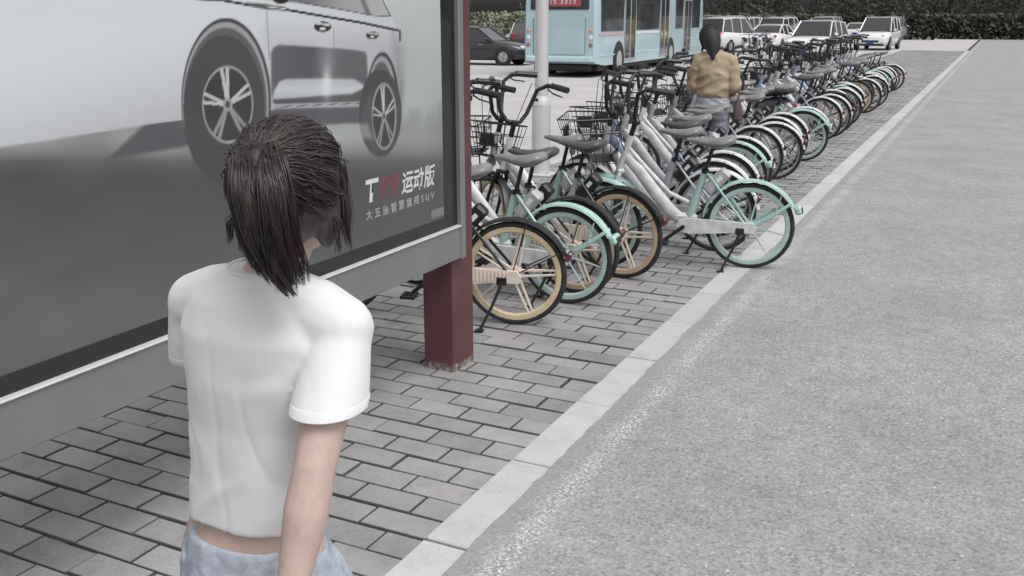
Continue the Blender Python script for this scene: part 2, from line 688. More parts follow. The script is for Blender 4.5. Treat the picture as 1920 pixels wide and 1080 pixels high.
def poster_colors(X, Y):
    """the printed picture, evaluated on numpy arrays; X, Y are coordinates of the artwork"""
    H, W = X.shape
    img = np.zeros((H, W, 3))

    def lin(v):
        v = np.asarray(v, float) / 255
        return np.where(v <= .04045, v / 12.92, ((v + .055) / 1.055) ** 2.4)

    def put(mask, col):
        nonlocal img
        c = np.asarray(col, float)
        img = img * (1 - mask[..., None]) + c * mask[..., None]

    def grad(t, stops):
        out = np.zeros((H, W, 3))
        ts = [s[0] for s in stops]
        for k in range(3):
            out[..., k] = np.interp(t, ts, [s[1][k] for s in stops])
        return out

    def g3(v, a=0, b=0):
        return (v, v + a, v + b)

    def poly(pts, soft=1.5):
        inside = np.zeros((H, W), bool)
        dist = np.full((H, W), 1e9)
        n = len(pts)
        for i in range(n):
            x1, y1 = pts[i]
            x2, y2 = pts[(i + 1) % n]
            if y1 != y2:
                c = ((Y < y1) != (Y < y2)) & (X < (x2 - x1) * (Y - y1) / (y2 - y1) + x1)
                inside ^= c
            dx, dy = x2 - x1, y2 - y1
            L = dx * dx + dy * dy + 1e-9
            t = np.clip(((X - x1) * dx + (Y - y1) * dy) / L, 0, 1)
            dist = np.minimum(dist, np.hypot(X - x1 - t * dx, Y - y1 - t * dy))
        s = np.where(inside, dist, -dist)
        return np.clip(s / soft * .5 + .5, 0, 1)

    def line(pts, wd, soft=1.2):
        dist = np.full((H, W), 1e9)
        for i in range(len(pts) - 1):
            x1, y1 = pts[i]
            x2, y2 = pts[i + 1]
            dx, dy = x2 - x1, y2 - y1
            L = dx * dx + dy * dy + 1e-9
            t = np.clip(((X - x1) * dx + (Y - y1) * dy) / L, 0, 1)
            dist = np.minimum(dist, np.hypot(X - x1 - t * dx, Y - y1 - t * dy))
        return np.clip((wd / 2 - dist) / soft + .5, 0, 1)

    def ell(cx, cy, rx, ry, soft=1.5):
        q = np.hypot((X - cx) / rx, (Y - cy) / ry)
        return np.clip((1 - q) * min(rx, ry) / soft + .5, 0, 1)

    nz = np.zeros((H, W))
    rr = np.random.RandomState(4)
    for k in range(14):
        fx, fy, ph = rr.uniform(.006, .035), rr.uniform(.015, .06), rr.uniform(0, 6.28)
        nz += np.sin(X * fx * (1 if k % 2 else -1) + Y * fy + ph) / 14
    # backdrop: pale sky, misty skyline, road that darkens towards the lettering
    sk = grad(Y, [(-300, g3(205, 2, 2)), (0, g3(186, 3, 2)), (100, g3(172, 3, 2)), (190, g3(168, 2, 2)), (231, g3(150, 1, 1)),
                  (236, g3(146)), (262, g3(150)), (285, g3(126, -1)), (302, g3(92, -2, 1)), (330, g3(76, -2, 2)), (420, g3(80, 0, 2)),
                  (600, g3(96, 0, 2)), (900, g3(84, 0, 2))])
    dark_right = np.clip((X - 790) / 60, 0, 1) * np.clip(1 - np.abs(Y - 240) / 90, 0, 1)
    img = sk + (nz * 26)[..., None] * np.clip((Y - 150) / 60, 0, 1)[..., None] * np.clip(1.4 - (Y - 240) / 90, .25, 1)[..., None]
    img -= (dark_right * 30)[..., None]
    for x0, x1, y0 in ((768, 790, 204), (800, 812, 214), (820, 836, 190), (838, 860, 180)):
        put(poly([(x0, y0), (x1, y0), (x1, 231), (x0, 231)], 5) * .45, g3(132))
    # ---- car
    under = poly([(300, 205), (520, 206), (690, 200), (700, 232), (640, 231), (560, 235), (420, 262), (200, 300)], 4)
    put(under, g3(84, -2, 2))
    body = poly([(-300, 60), (-200, 0), (0, -80), (200, -120), (480, -90), (640, -40), (700, -12), (722, 0), (734, 30), (746, 57), (752, 75), (756, 120), (756, 170),
                 (753, 205), (742, 218), (690, 200), (516, 205), (300, 230), (-150, 300), (-290, 260)])
    bc = grad(X * .28 + Y, [(60, g3(206, 1, 3)), (150, g3(204, 1, 3)), (230, g3(196, 0, 3)), (330, g3(176, -1, 2)), (420, g3(128, -3, 1))])
    put(body, 0 * img + bc)
    put(poly([(735, 60), (756, 90), (756, 200), (744, 214), (738, 120)], 8) * .5, g3(120, -2, 2))
    # glass house
    glass = poly([(-60, -40), (200, -100), (470, -78), (640, -30), (712, -2), (731, 30), (700, 28), (560, 5), (420, -10), (100, -12)], 2)
    put(glass, 0 * img + grad(X, [(400, g3(60)), (560, g3(110, -5, 0)), (640, g3(158, -6, -2)), (735, g3(176, -3, 0))]))
    put(line([(676, -10), (690, 25)], 9), g3(120, -5, 0))
    put(line([(560, 4), (640, 18), (700, 29), (731, 31)], 1.6), g3(60))
    put(line([(715, -4), (732, 30)], 2.0), g3(50))
    put(line([(300, -8), (420, 1), (470, 10), (536, 18), (610, 31), (680, 43), (746, 57)], 4.6), g3(38, -1, 2))
    put(line([(750, 58), (750, 76)], 4), g3(70))
    put(poly([(460, 5), (484, 6), (535, 13), (538, 19), (500, 18), (470, 12)]), g3(90))
    put(line([(500, 12), (535, 17)], 2.2), g3(205))
    put(ell(527, 0, 14, 7), g3(40))
    # doors
    put(line([(500, 22), (503, 70), (505, 112)], 1.6) * .8, g3(110))
    put(line([(626, 52), (626, 90)], 1.6) * .8, g3(110))
    upper = poly([(505, 60), (750, 70), (752, 135), (690, 100), (506, 96)], 26)
    put(upper * .33, g3(150, -3, 2))
    refl = poly([(509, 172), (508, 100), (513, 89), (524, 84), (560, 86), (610, 89), (660, 93), (684, 97), (688, 106), (690, 165), (660, 190), (512, 192)], 2.5)
    put(refl, 0 * img + grad(X, [(505, g3(98, -4, 2)), (560, g3(88, -4, 1)), (608, g3(84, -4, 1)), (618, g3(100, -5, 0)), (700, g3(96, -5, 0))]))
    put(poly([(511, 186), (514, 170), (524, 153), (536, 148), (600, 147), (664, 148), (688, 163), (660, 176), (600, 180), (548, 184)], 2.5),
        0 * img + grad(Y, [(148, g3(172, 1, 4)), (168, g3(192, 1, 3)), (184, g3(176, 0, 3))]))
    put(poly([(512, 188), (560, 185), (660, 178), (688, 165), (690, 192), (516, 196)], 2), g3(84, -3, 1))
    put(poly([(514, 196), (690, 190), (690, 201), (520, 203)], 1.5), g3(168, -2, 1))
    put(line([(516, 200), (690, 193)], 1.5), g3(72))
    put(poly([(516, 204), (694, 200), (700, 226), (640, 231), (600, 233), (516, 236)], 3), g3(88, -4, 1))
    # soft glare of the glass pane, painted into the print colours
    fl = np.exp(-((X - 613) / 7) ** 2) * np.exp(-((Y - 158) / 26) ** 2) + .45 * np.exp(-((X - 611) / 16) ** 2) * np.exp(-((Y - 120) / 60) ** 2)
    put(np.clip(fl, 0, 1) * .6, g3(232, -2, 0))
    for hx, hy, s in ((605, 50, 1.0), (698, 66, .72)):
        put(ell(hx, hy, 16 * s, 10 * s), g3(34))
        put(line([(hx - 13 * s, hy - 7 * s), (hx + 12 * s, hy - 3 * s)], 4.5 * s), g3(196))
        put(ell(hx, hy + 4 * s, 6 * s, 3 * s), g3(205))
    # wheel arches and wheels
    for (cx, cy, ax, ay, tx, ty, rx, ry, rcx, rcy) in ((424, 190, 84, 156, 76, 140, 46, 70, 427, 196), (717, 196, 31, 98, 40, 82, 21.5, 60, 720, 218)):
        put(ell(cx, cy, ax, ay), g3(60, -1, 2))
        put(ell(cx - 1, cy + 3, ax - 3, ay - 4), g3(150, -1, 1))
        put(ell(cx - 2, cy + 8, ax - 6, ay - 10), g3(92, -3, 1))
        put(ell(cx - 4, cy + 16, tx, ty), g3(70, -1, 2))
        put(ell(rcx, rcy, rx + 2, ry + 3), g3(150))
        put(ell(rcx, rcy, rx - 1, ry - 2), g3(56))
        for k in range(5):
            an = R(90 + 72 * k + 8)
            for dd in (-.12, .12):
                x2, y2 = rcx + cos(an + dd) * rx * .95, rcy - sin(an + dd) * ry * .95
                put(line([(rcx, rcy), (x2, y2)], rx * .14), g3(186, -4, 0) if k in (0, 1, 4) else g3(140, -3, 0))
        put(ell(rcx, rcy, rx * .2, ry * .17), g3(150))
        put(ell(rcx, rcy, rx * .1, ry * .09), g3(70))
    put(poly([(676, 235), (684, 200), (694, 175), (700, 250), (708, 282), (700, 292), (686, 270)], 3), g3(80, -1, 2))
    # nose of the car further left
    put(ell(-230, 90, 60, 26), g3(225))
    put(poly([(-300, 150), (-120, 170), (-100, 250), (-290, 240)], 6), g3(60))
    put(poly([(640, 232), (690, 232), (700, 262), (640, 250)], 4) * .6, g3(160))
    return np.clip(lin(np.clip(img, 0, 255)) * 1.25, 0, .8)


def text_mesh(body, size, parent, name, m, loc, rot, extrude=0.0, shear=0.0, sx=1.0, space=1.0, thick=0.0, align='LEFT', width=None):
    cu = bpy.data.curves.new('txt', 'FONT')
    cu.body = body
    cu.size = size
    cu.extrude = extrude
    cu.shear = shear
    cu.space_character = space
    cu.offset = thick
    cu.align_x = align
    tmp = bpy.data.objects.new('txt', cu)
    C.objects.link(tmp)
    me = evaluated(tmp)
    bpy.data.objects.remove(tmp)
    bpy.data.curves.remove(cu)
    xs = [v.co.x for v in me.vertices]
    if width:
        k = width / (max(xs) - min(xs))
        sx = k
    for v in me.vertices:
        v.co.x = (v.co.x - (min(xs) if align == 'LEFT' else 0)) * sx
    me.materials.clear()
    me.materials.append(m)
    o = bpy.data.objects.new(name, me)
    C.objects.link(o)
    o.location = loc
    o.rotation_euler = rot
    if parent:
        o.parent = parent
    return o


def billboard():
    t = thing('billboard', 'large silver framed advertising light box showing a grey car, on maroon posts', 'billboard', (BX, 4.2, 0))
    L = lambda x, y, z: (x - BX, y - 4.2, z)
    # posts
    for yy in (4.233, 0.38):
        m = MB()
        m.box(L(-2.463, yy, 1.45), (.180, .222, 2.96), bev=.006)
        m.box(L(-2.465, yy, 2.96), (.22, .23, .03), bev=.006)
        p = m.build('post', POSTM, t, smooth=False)
    yr = 4.118
    # box housing
    m = MB()
    m.box(L(-2.455, (BY0 + yr) / 2, (BZ0 + BZ1) / 2), (.13, yr - BY0 - .004, BZ1 - BZ0 - .01), bev=.006)
    m.build('housing', SILVER, t, smooth=False)
    # bottom panel and top panel of the front frame
    m = MB()
    m.box(L((BX - 2.388) / 2, (BY0 + 4.148) / 2, (BZ0 + .782) / 2), (.053, 4.148 - BY0, .782 - BZ0), bev=.003)
    m.build('bottom_panel', SILVER, t, smooth=False)
    m = MB()
    m.box(L((BX - 2.388) / 2, (BY0 + 4.148) / 2, 2.53), (.053, 4.148 - BY0, .18), bev=.003)
    m.build('top_panel', SILVER, t, smooth=False)
    m = MB()
    m.box(L(BX - .006, (BY0 + 4.148) / 2, .7865), (.030, 4.146 - BY0, .007), bev=.0015)
    m.build('frame_lip', SILVER_L, t, smooth=False)
    # side profiles, two ribs each
    for a, b in ((4.150, 4.208), (BY0 - .06, BY0 - .002)):
        m = MB()
        m.box(L(BX - .010, a + .014, (BZ0 + BZ1) / 2 - .003), (.028, .026, BZ1 - BZ0 + .006), bev=.003)
        m.box(L(BX - .014, b - .0145, (BZ0 + BZ1) / 2 - .003), (.026, .027, BZ1 - BZ0 + .006), bev=.003)
        m.box(L(BX - .020, (a + b) / 2, (BZ0 + BZ1) / 2), (.012, .05, BZ1 - BZ0), bev=.002)
        m.build('side_profile', SILVER, t, smooth=False)
    # black border inside the frame
    z0, z1, y0, y1 = .790, 2.44, BY0 + .005, 4.146
    pz0, pz1, py0, py1 = .842, 2.37, .72, 4.052
    m = MB()
    X0 = PXX + .004
    ring = [(y0, z0), (y1, z0), (y1, z1), (y0, z1)]
    inn = [(py0, pz0), (py1, pz0), (py1, pz1), (py0, pz1)]
    vs = [L(BX - .02, a, b) for a, b in ring] + [L(X0, a, b) for a, b in inn] + [L(PXX - .003, a, b) for a, b in inn]
    m.add(vs, [(k, (k + 1) % 4, 4 + (k + 1) % 4, 4 + k) for k in range(4)] + [(4 + k, 4 + (k + 1) % 4, 8 + (k + 1) % 4, 8 + k) for k in range(4)])
    m.build('inner_border', BLACKB, t, smooth=False)
    # printed sheet
    st = .005
    ny, nz_ = int((py1 - py0) / st) + 1, int((pz1 - pz0) / st) + 1
    Yg, Zg = np.meshgrid(np.linspace(py0, py1, ny), np.linspace(pz0, pz1, nz_))
    P = np.stack([np.full_like(Yg, PXX), Yg, Zg - CAM_H], -1)
    wv = P @ _fw
    Xp = 960 + FPX * (P @ _rt) / wv        # artwork coordinates
    Yp = 540 - FPX * (P @ _up) / wv
    col = poster_colors(Xp, Yp)
    n = ny * nz_
    me = bpy.data.meshes.new('poster')
    co = np.stack([np.full(n, PXX - BX), Yg.ravel() - 4.2, Zg.ravel()], 1)
    idx = np.arange(n).reshape(nz_, ny)
    fs = np.stack([idx[:-1, :-1], idx[:-1, 1:], idx[1:, 1:], idx[1:, :-1]], -1).reshape(-1, 4)
    me.vertices.add(n)
    me.vertices.foreach_set('co', co.astype('f').ravel())
    me.loops.add(len(fs) * 4)
    me.loops.foreach_set('vertex_index', fs.astype('i').ravel())
    me.polygons.add(len(fs))
    me.polygons.foreach_set('loop_start', np.arange(0, len(fs) * 4, 4, dtype='i'))
    me.update(calc_edges=True)
    ca = me.color_attributes.new('print', 'FLOAT_COLOR', 'POINT')
    c4 = np.concatenate([col.reshape(-1, 3), np.ones((n, 1))], 1)
    ca.data.foreach_set('color', c4.astype('f').ravel())
    pm = bpy.data.materials.new('print')
    pm.use_nodes = True
    nt = pm.node_tree
    b = nt.nodes['Principled BSDF']
    at = N(nt, 'ShaderNodeAttribute', attribute_name='print')
    nt.links.new(at.outputs['Color'], b.inputs['Base Color'])
    b.inputs['Roughness'].default_value = .5
    b.inputs['Specular IOR Level'].default_value = .3
    me.materials.append(pm)
    po = bpy.data.objects.new('poster', me)
    C.objects.link(po)
    po.parent = t
    # lettering
    rot = (pi / 2, 0, pi / 2)
    WH = mat('print_white', (.80, .80, .80), rough=.5)
    WH2 = mat('print_pale', (.50, .50, .50), rough=.5)
    RD = mat('print_red', (.21, .055, .065), rough=.5)
    X = PXX + .0015
    yat = lambda x, y: _plane(x, y)
    def put(body, x0, x1, ybase, size, m, nm='lettering', **k):
        ya, za = _plane(x0, ybase)
        yb, zb = _plane(x1, ybase)
        return text_mesh(body, size, po, nm, m, (X - BX, ya - 4.2, za), rot, width=yb - ya, **k)
    zb = _plane(690, 379)[1]
    for body, xa, xb, mm, sz, th in (('T', 687, 712, WH, .135, .004), ('99', 711, 751, RD, .13, .003), ('运动版', 754, 817, WH, .108, .0022)):
        ya = _plane(xa, 400)[0]
        yb = _plane(xb, 400)[0]
        text_mesh(body, sz, po, 'lettering', mm, (X - BX, ya - 4.2, zb), rot, width=yb - ya, shear=.16, thick=th)
    zc = _plane(690, 411)[1]
    ya, yb = _plane(686, 405)[0], _plane(814, 380)[0]
    text_mesh('大五座智慧旗舰SUV', .047, po, 'lettering', WH2, (X - BX, ya - 4.2, zc), rot, width=yb - ya, space=1.7, thick=.0006)
    # small maker's mark in the lower corner
    ya, za = _plane(808, 413)
    yb, zb2 = _plane(839, 392)
    m = MB()
    m.box((X - BX, (ya + yb) / 2 - 4.2 - .02, za + .026), (.002, yb - ya - .04, .040))
    m.build('printed_mark', mat('print_mid', (.22, .22, .22), rough=.5), po, smooth=False)
    m = MB()
    m.box((X - BX + .0015, yb - 4.2 - .014, za + .036), (.002, .030, .060))
    m.build('printed_mark', WH, po, smooth=False)
    for k in range(7):
        pass
    # pane of glass
    m = MB()
    gx = BX - .022
    m.box(L(gx, (y0 + y1) / 2, (z0 + z1) / 2), (.004, y1 - y0 - .01, z1 - z0 - .01))
    gm = bpy.data.materials.new('pane_glass')
    gm.use_nodes = True
    nt = gm.node_tree
    for nn in list(nt.nodes):
        nt.nodes.remove(nn)
    o_ = N(nt, 'ShaderNodeOutputMaterial')
    tr = N(nt, 'ShaderNodeBsdfTransparent')
    tr.inputs[0].default_value = (.95, .96, .96, 1)
    gl = N(nt, 'ShaderNodeBsdfGlossy', Roughness=.05)
    lw = N(nt, 'ShaderNodeLayerWeight', Blend=0.5)
    pw = N(nt, 'ShaderNodeMath', operation='POWER')
    nt.links.new(lw.outputs['Facing'], pw.inputs[0])
    pw.inputs[1].default_value = 5.0
    fr = N(nt, 'ShaderNodeMath', operation='MULTIPLY_ADD')      # same from both sides of the pane
    nt.links.new(pw.outputs[0], fr.inputs[0])
    fr.inputs[1].default_value = .85
    fr.inputs[2].default_value = .02
    mx = N(nt, 'ShaderNodeMixShader')
    nt.links.new(fr.outputs[0], mx.inputs[0])
    nt.links.new(tr.outputs[0], mx.inputs[1])
    nt.links.new(gl.outputs[0], mx.inputs[2])
    nt.links.new(mx.outputs[0], o_.inputs[0])
    m.build('glass_pane', gm, t, smooth=False)
    MATS['pane_glass'] = gm


def _plane(x, y):
    """place on the printed sheet of a point of the artwork -> (Y, Z)"""
    d = _fw + _rt * (x - 960) / FPX + _up * (540 - y) / FPX
    k = PXX / d[0]
    return d[1] * k, CAM_H + d[2] * k


billboard()

# ================================================================ BICYCLES
TYRE = mat('tyre_rubber', (.024, .024, .025), rough=.8, bump=.3, bscale=120, var=.45, vscale=22)
BLK = mat('black_plastic', (.020, .020, .022), rough=.42, var=.3, vscale=30)
BLKM = mat('black_metal', (.022, .022, .025), rough=.35, metal=.3)
STEEL = mat('bare_steel', (.42, .42, .42), rough=.35, metal=.8)
SADM = mat('saddle_vinyl', (.07, .067, .07), rough=.45, var=.25, vscale=12)
SADG = mat('saddle_grey', (.20, .19, .195), rough=.4, var=.2, vscale=14, coat=.2)
MINT = mat('mint_paint', (.34, .50, .465), rough=.4, coat=.3, var=.10, vscale=14)
MINTL = mat('mint_rim_plastic', (.42, .54, .52), rough=.45, var=.10, vscale=10)
WHITEF = mat('white_frame_paint', (.60, .60, .61), rough=.45, coat=.15, var=.22, vscale=16, bump=.05, bscale=90)
GREYF = mat('pale_grey_paint', (.40, .405, .42), rough=.45, coat=.1, var=.25, vscale=16, bump=.05, bscale=90)
YEL = mat('yellow_rim_paint', (.60, .50, .33), rough=.42, coat=.2, var=.14, vscale=12)
GOLD = mat('tan_rim_paint', (.54, .41, .29), rough=.42, coat=.2, var=.14, vscale=12)
CREAM = mat('cream_plastic', (.66, .58, .50), rough=.45, var=.12, vscale=12)
GREYR = mat('grey_rim_metal', (.36, .36, .38), rough=.35, metal=.55)
BLUEF = mat('pale_blue_paint', (.33, .40, .56), rough=.4, coat=.2, var=.12, vscale=9)
REDR = mat('red_reflector', (.10, .03, .03), rough=.25)
LABELM = mat('white_sticker', (.70, .70, .70), rough=.5)

WB = 1.06     # wheelbase


def wheel(cx, parent, name, style, rimm, spm, steer=None):
    T = lambda o: place(o, steer)
    c = (cx, 0, .30)
    m = MB()
    n = 40
    pr = [(.283 + .0185 * cos(a), .0185 * sin(a)) for a in [2 * pi * k / 8 for k in range(8)]]
    m.lathe(pr, c, 'Y', n, closed=True)
    wheel_o = None
    rm = MB()
    if style == 'wire':
        rm.lathe([(.272, -.012), (.272, .012), (.256, .010), (.252, 0), (.256, -.010)], c, 'Y', n, closed=True)
    else:
        rm.lathe([(.272, -.014), (.272, .014), (.246, .013), (.238, .006), (.238, -.006), (.246, -.013)], c, 'Y', n, closed=True)
    w_ = rm.build(name, rimm, parent)
    T(w_)
    ty = m.build('tyre', TYRE, w_)
    s = MB()
    if style == 'twin':
        for k in range(5):
            a = 2 * pi * k / 5 + .55
            d = Vector((cos(a), 0, sin(a)))
            q = Vector((-sin(a), 0, cos(a)))
            for sg in (-1, 1):
                p0 = Vector(c) + d * .035 + q * sg * .017
                p1 = Vector(c) + d * .243 + q * sg * .0125
                s.tube([p0, p1], [.0085, .0062], 6, flat=1.1)
    elif style == 'blade':
        for k in range(8):
            a = 2 * pi * k / 8 + .2
            d = Vector((cos(a), 0, sin(a)))
            s.tube([Vector(c) + d * .03, Vector(c) + d * .243], [.0075, .0045], 6)
    else:
        for k in range(24):
            a = 2 * pi * k / 24
            d = Vector((cos(a), 0, sin(a)))
            q = Vector((-sin(a), 0, cos(a)))
            y = .024 * (-1 if k % 2 else 1)
            s.tube([Vector(c) + d * .02 + q * (.014 if k % 4 < 2 else -.014) + Vector((0, y, 0)), Vector(c) + d * .256], .0016, 4, cap=False)
    s.build('spokes', spm, w_)
    h = MB()
    hr = .046 if style == 'twin' else .034
    h.lathe([(.0, -.040), (.012, -.040), (.012, -.030), (hr, -.024), (hr, .024), (.012, .030), (.012, .040), (0, .040)], c, 'Y', 14)
    h.build('hub', spm if style != 'wire' else STEEL, w_)
    return w_


AX_P = Vector((.90, 0, .70))
AX_D = Vector((-.30, 0, .95)).normalized()


def place(o, steer):
    """turn a front end part about the steering axis (mesh data, not the object)"""
    if steer:
        M = Matrix.Translation(AX_P) @ Matrix.Rotation(steer, 4, AX_D) @ Matrix.Translation(-AX_P)
        o.data.transform(M)


def arc_sheet(m, cx, r, a0, a1, wdt, n=22, dep=.012, taper=.0):
    """mudguard: shallow U section swept along an arc round the wheel"""
    sec = [(-wdt, -dep), (-wdt * .82, 0), (0, .006), (wdt * .82, 0), (wdt, -dep), (wdt * .78, -.003), (0, .002), (-wdt * .78, -.003)]
    rings = []
    for i in range(n + 1):
        a = a0 + (a1 - a0) * i / n
        k = 1 - taper * abs(2 * i / n - 1) ** 3
        rings.append([Vector((cx + cos(a) * (r + z), y * k, .30 + sin(a) * (r + z))) for y, z in sec])
    m.loft(rings)


def make_bike(kind, steer=0.0, basket=True):
    """kind: yellow, tan, mint, mintdark, white, blue. Built with its rear wheel on the origin, nose along +X."""
    K = dict(
        yellow=dict(rim=YEL, style='twin', fender=BLK, frame=CREAM, seat=SADG, guard=CREAM, tube2=GREYF, lock=BLK),
        tan=dict(rim=GOLD, style='twin', fender=BLK, frame=WHITEF, seat=SADM, guard=CREAM, tube2=GREYF, lock=BLK),
        mint=dict(rim=MINTL, style='blade', fender=MINT, frame=WHITEF, seat=SADG, guard=WHITEF, tube2=MINT, lock=GREYF),
        white=dict(rim=GREYR, style='wire', fender=WHITEF, frame=GREYF, seat=SADG, guard=GREYF, tube2=GREYF, lock=BLK),
        blue=dict(rim=GREYR, style='wire', fender=WHITEF, frame=BLUEF, seat=SADM, guard=GREYF, tube2=BLUEF, lock=BLK),
    )[kind]
    t = thing('shared_bicycle', 'x', 'bicycle')
    style, rim = K['style'], K['rim']
    spm = rim if style == 'twin' else (MINTL if style == 'blade' else STEEL)
    if style == 'twin':
        spm = CREAM
    wheel(0, t, 'rear_wheel', style, rim, spm)
    wheel(WB, t, 'front_wheel', style, rim, spm, steer)
    V = Vector
    HT, HB = AX_P + AX_D * .20, AX_P - AX_D * .04       # head tube
    BB = V((.44, 0, .285))
    # ---- frame
    m = MB()
    m.tube([HB - AX_D * .01, HT], .024, 10)
    # broad swooping main beam
    m.tube([HB + AX_D * .09 + V((.0, 0, 0)), V((.78, 0, .655)), V((.67, 0, .515)), V((.56, 0, .385)), V((.46, 0, .305))],
           [.034, .046, .048, .046, .040], 12, flat=.6)
    if style == 'blade':
        m.tube([HB + AX_D * .16, V((.72, 0, .66)), V((.56, 0, .50)), V((.42, 0, .44))], [.014, .016, .016, .015], 8)
    m.lathe([(0, -.038), (.034, -.038), (.034, .038), (0, .038)], BB, 'Y', 14)
    for sy in (-1, 1):
        m.tube([BB + V((-.03, sy * .036, .0)), V((.22, sy * .052, .295)), V((.0, sy * .058, .30))], [.017, .015, .012], 8)
        m.box((-.005, sy * .058, .30), (.05, .010, .045), bev=.004)
    if style == 'blade':
        m.box((.44, 0, .33), (.17, .055, .07), bev=.02)
    fr = m.build('frame', K['frame'], t)
    m = MB()
    s0, s1 = V((.415, 0, .33)), V((.318, 0, .665))
    m.tube([s0, s0.lerp(s1, .5), s1], [.030, .027, .023], 10)
    m.build('seat_tube', K['tube2'], t)
    m = MB()
    s2 = V((.272, 0, .835))
    m.tube([s1 - (s2 - s1) * .1, s2], .0135, 8)
    m.lathe([(.026, -.012), (.026, .014)], s1, 'Z', 10)
    m.box(s1 + V((-.03, .028, 0)), (.05, .014, .012), bev=.003)
    m.build('seat_post', BLKM, t)
    # ---- saddle
    m = MB()
    rings = []
    for (x, wd, z, th) in ((.120, .020, .893, .020), (.128, .064, .912, .046), (.150, .092, .920, .066), (.19, .100, .912, .080), (.24, .082, .898, .078),
                           (.30, .050, .892, .062), (.36, .032, .893, .048), (.42, .026, .894, .036), (.452, .014, .888, .020)):
        ring = []
        for k in range(12):
            a = 2 * pi * k / 12
            sz = sin(a)
            ring.append(V((x, cos(a) * wd, z - th / 2 + (sz * th / 2 if sz > 0 else sz * th * .5))))
        rings.append(ring)
    m.loft(rings)
    sd_ = m.build('saddle', K['seat'], t, angle=60)
    m = MB()
    for sy in (-1, 1):
        m.tube([(.17, sy * .045, .875), (.20, sy * .036, .845), (.30, sy * .022, .842), (.40, sy * .010, .864)], .0045, 6)
    m.box((.262, 0, .840), (.05, .06, .022), bev=.004)
    m.box((.172, 0, .868), (.018, .12, .030), bev=.006)
    m.build('saddle_rail', BLKM, sd_)
    # ---- fork
    m = MB()
    for sy in (-1, 1):
        m.tube([HB + V((0, sy * .022, -.01)), HB + V((.025, sy * .046, -.06)), V((WB - .03, sy * .050, .40)), V((WB, sy * .050, .30))], [.016, .016, .012, .010], 8)
    m.box(HB + V((0, 0, -.018)), (.05, .09, .03), bev=.008)
    o = m.build('fork', K['frame'] if style != 'twin' else BLKM, t)
    place(o, steer)
    # ---- handlebar
    m = MB()
    st_top = HT + AX_D * .10
    m.tube([HT - AX_D * .01, st_top], .019, 8)
    hb = st_top + V((.0, 0, .0))
    m.box(hb, (.06, .05, .04), bev=.01)
    for sy in (-1, 1):
        m.tube([hb, hb + V((.015, sy * .05, .01)), hb + V((.03, sy * .10, .07)), hb + V((.02, sy * .155, .235)), hb + V((-.03, sy * .21, .275)), hb + V((-.10, sy * .245, .265))], .0145, 8)
    hd = m.build('handlebar', BLKM, t)
    place(hd, steer)
    for sy in (-1, 1):
        m = MB()
        p0, p1 = hb + V((-.06, sy * .228, .274)), hb + V((-.20, sy * .275, .255))
        m.tube([p0, p0.lerp(p1, .5), p1], [.019, .021, .021], 10)
        m.lathe([(.0, -.004), (.021, -.004), (.021, .004), (0, .004)], p0, 'Y', 10)
        g_ = m.build('grip', BLK, hd)
        place(g_, steer)
        m = MB()
        b0 = hb + V((-.035, sy * .212, .268))
        m.box(b0, (.035, .022, .024), bev=.005)
        m.tube([b0, b0 + V((.03, sy * .012, -.02)), b0 + V((.012, sy * .05, -.045)), b0 + V((-.06, sy * .085, -.062))], [.008, .008, .007, .006], 6, flat=.7)
        g_ = m.build('brake_lever', BLKM, hd)
        place(g_, steer)
    m = MB()
    m.lathe([(0, 0), (.020, 0), (.022, .012), (.012, .024), (0, .026)], hb + V((.02, -.15, .16)), 'Z', 10)
    o = m.build('bell', BLKM, hd)
    place(o, steer)
    m = MB()
    for sy in (-1, 1):
        b0 = hb + V((-.01, sy * .18, .25))
        m.tube([b0, b0 + V((.09, -sy * .04, .03)), hb + V((.12, sy * .07, .01)), hb + V((.10, sy * .02, -.14)), hb + V((.05, sy * .015, -.25))], .0028, 5)
    o = m.build('cable', BLK, hd)
    place(o, steer)
    # ---- basket
    if basket:
        m = MB()
        x0, x1, z0, z1, yt, yb = .945, 1.20, .735, .965, .165, .115
        def P(u, v, w):    # u front/back 0..1, v -1..1, w 0..1 up
            xb0, xb1 = x0 + .02, x1 - .055
            x = (xb0 + (xb1 - xb0) * u) * (1 - w) + (x0 + (x1 - x0) * u) * w
            return V((x, v * (yb * (1 - w) + yt * w), z0 + (z1 - z0) * w))
        rr = .0034
        for w_ in (0, .33, .66, 1):
            q = rr * (1.7 if w_ == 1 else 1)
            m.tube([P(0, -1, w_), P(1, -1, w_), P(1, 1, w_), P(0, 1, w_), P(0, -1, w_)], q, 5)
        for k in range(7):
            v = -1 + 2 * k / 6
            m.tube([P(1, v, 1), P(1, v, 0), P(0, v, 0), P(0, v, 1)], rr * .8, 4)
        for k in range(5):
            u = k / 4
            m.tube([P(u, -1, 1), P(u, -1, 0), P(u, 1, 0), P(u, 1, 1)], rr * .8, 4)
        m.box(P(.5, 0, 0) + V((-.01, 0, .004)), (.15, .17, .006))
        m.box(P(1, 0, .45) + V((.006, 0, 0)), (.006, .17, .09), bev=.002)
        bk = m.build('basket', BLKM, t)
        place(bk, steer)
        m = MB()
        m.tube([V((.93, 0, .80)), V((.99, 0, .74)), V((1.10, 0, .728))], .010, 6)
        m.tube([V((WB, .055, .31)), V((1.12, .10, .73))], .0055, 5)
        m.tube([V((WB, -.055, .31)), V((1.12, -.10, .73))], .0055, 5)
        o = m.build('basket_stay', BLKM, bk)
        place(o, steer)
        m = MB()
        m.lathe([(0, 0), (.030, 0), (.034, .03), (.0, .045)], (1.11, 0, .69), 'X', 12)
        o = m.build('headlight', GREYF, t)
        place(o, steer)
    # ---- mudguards
    m = MB()
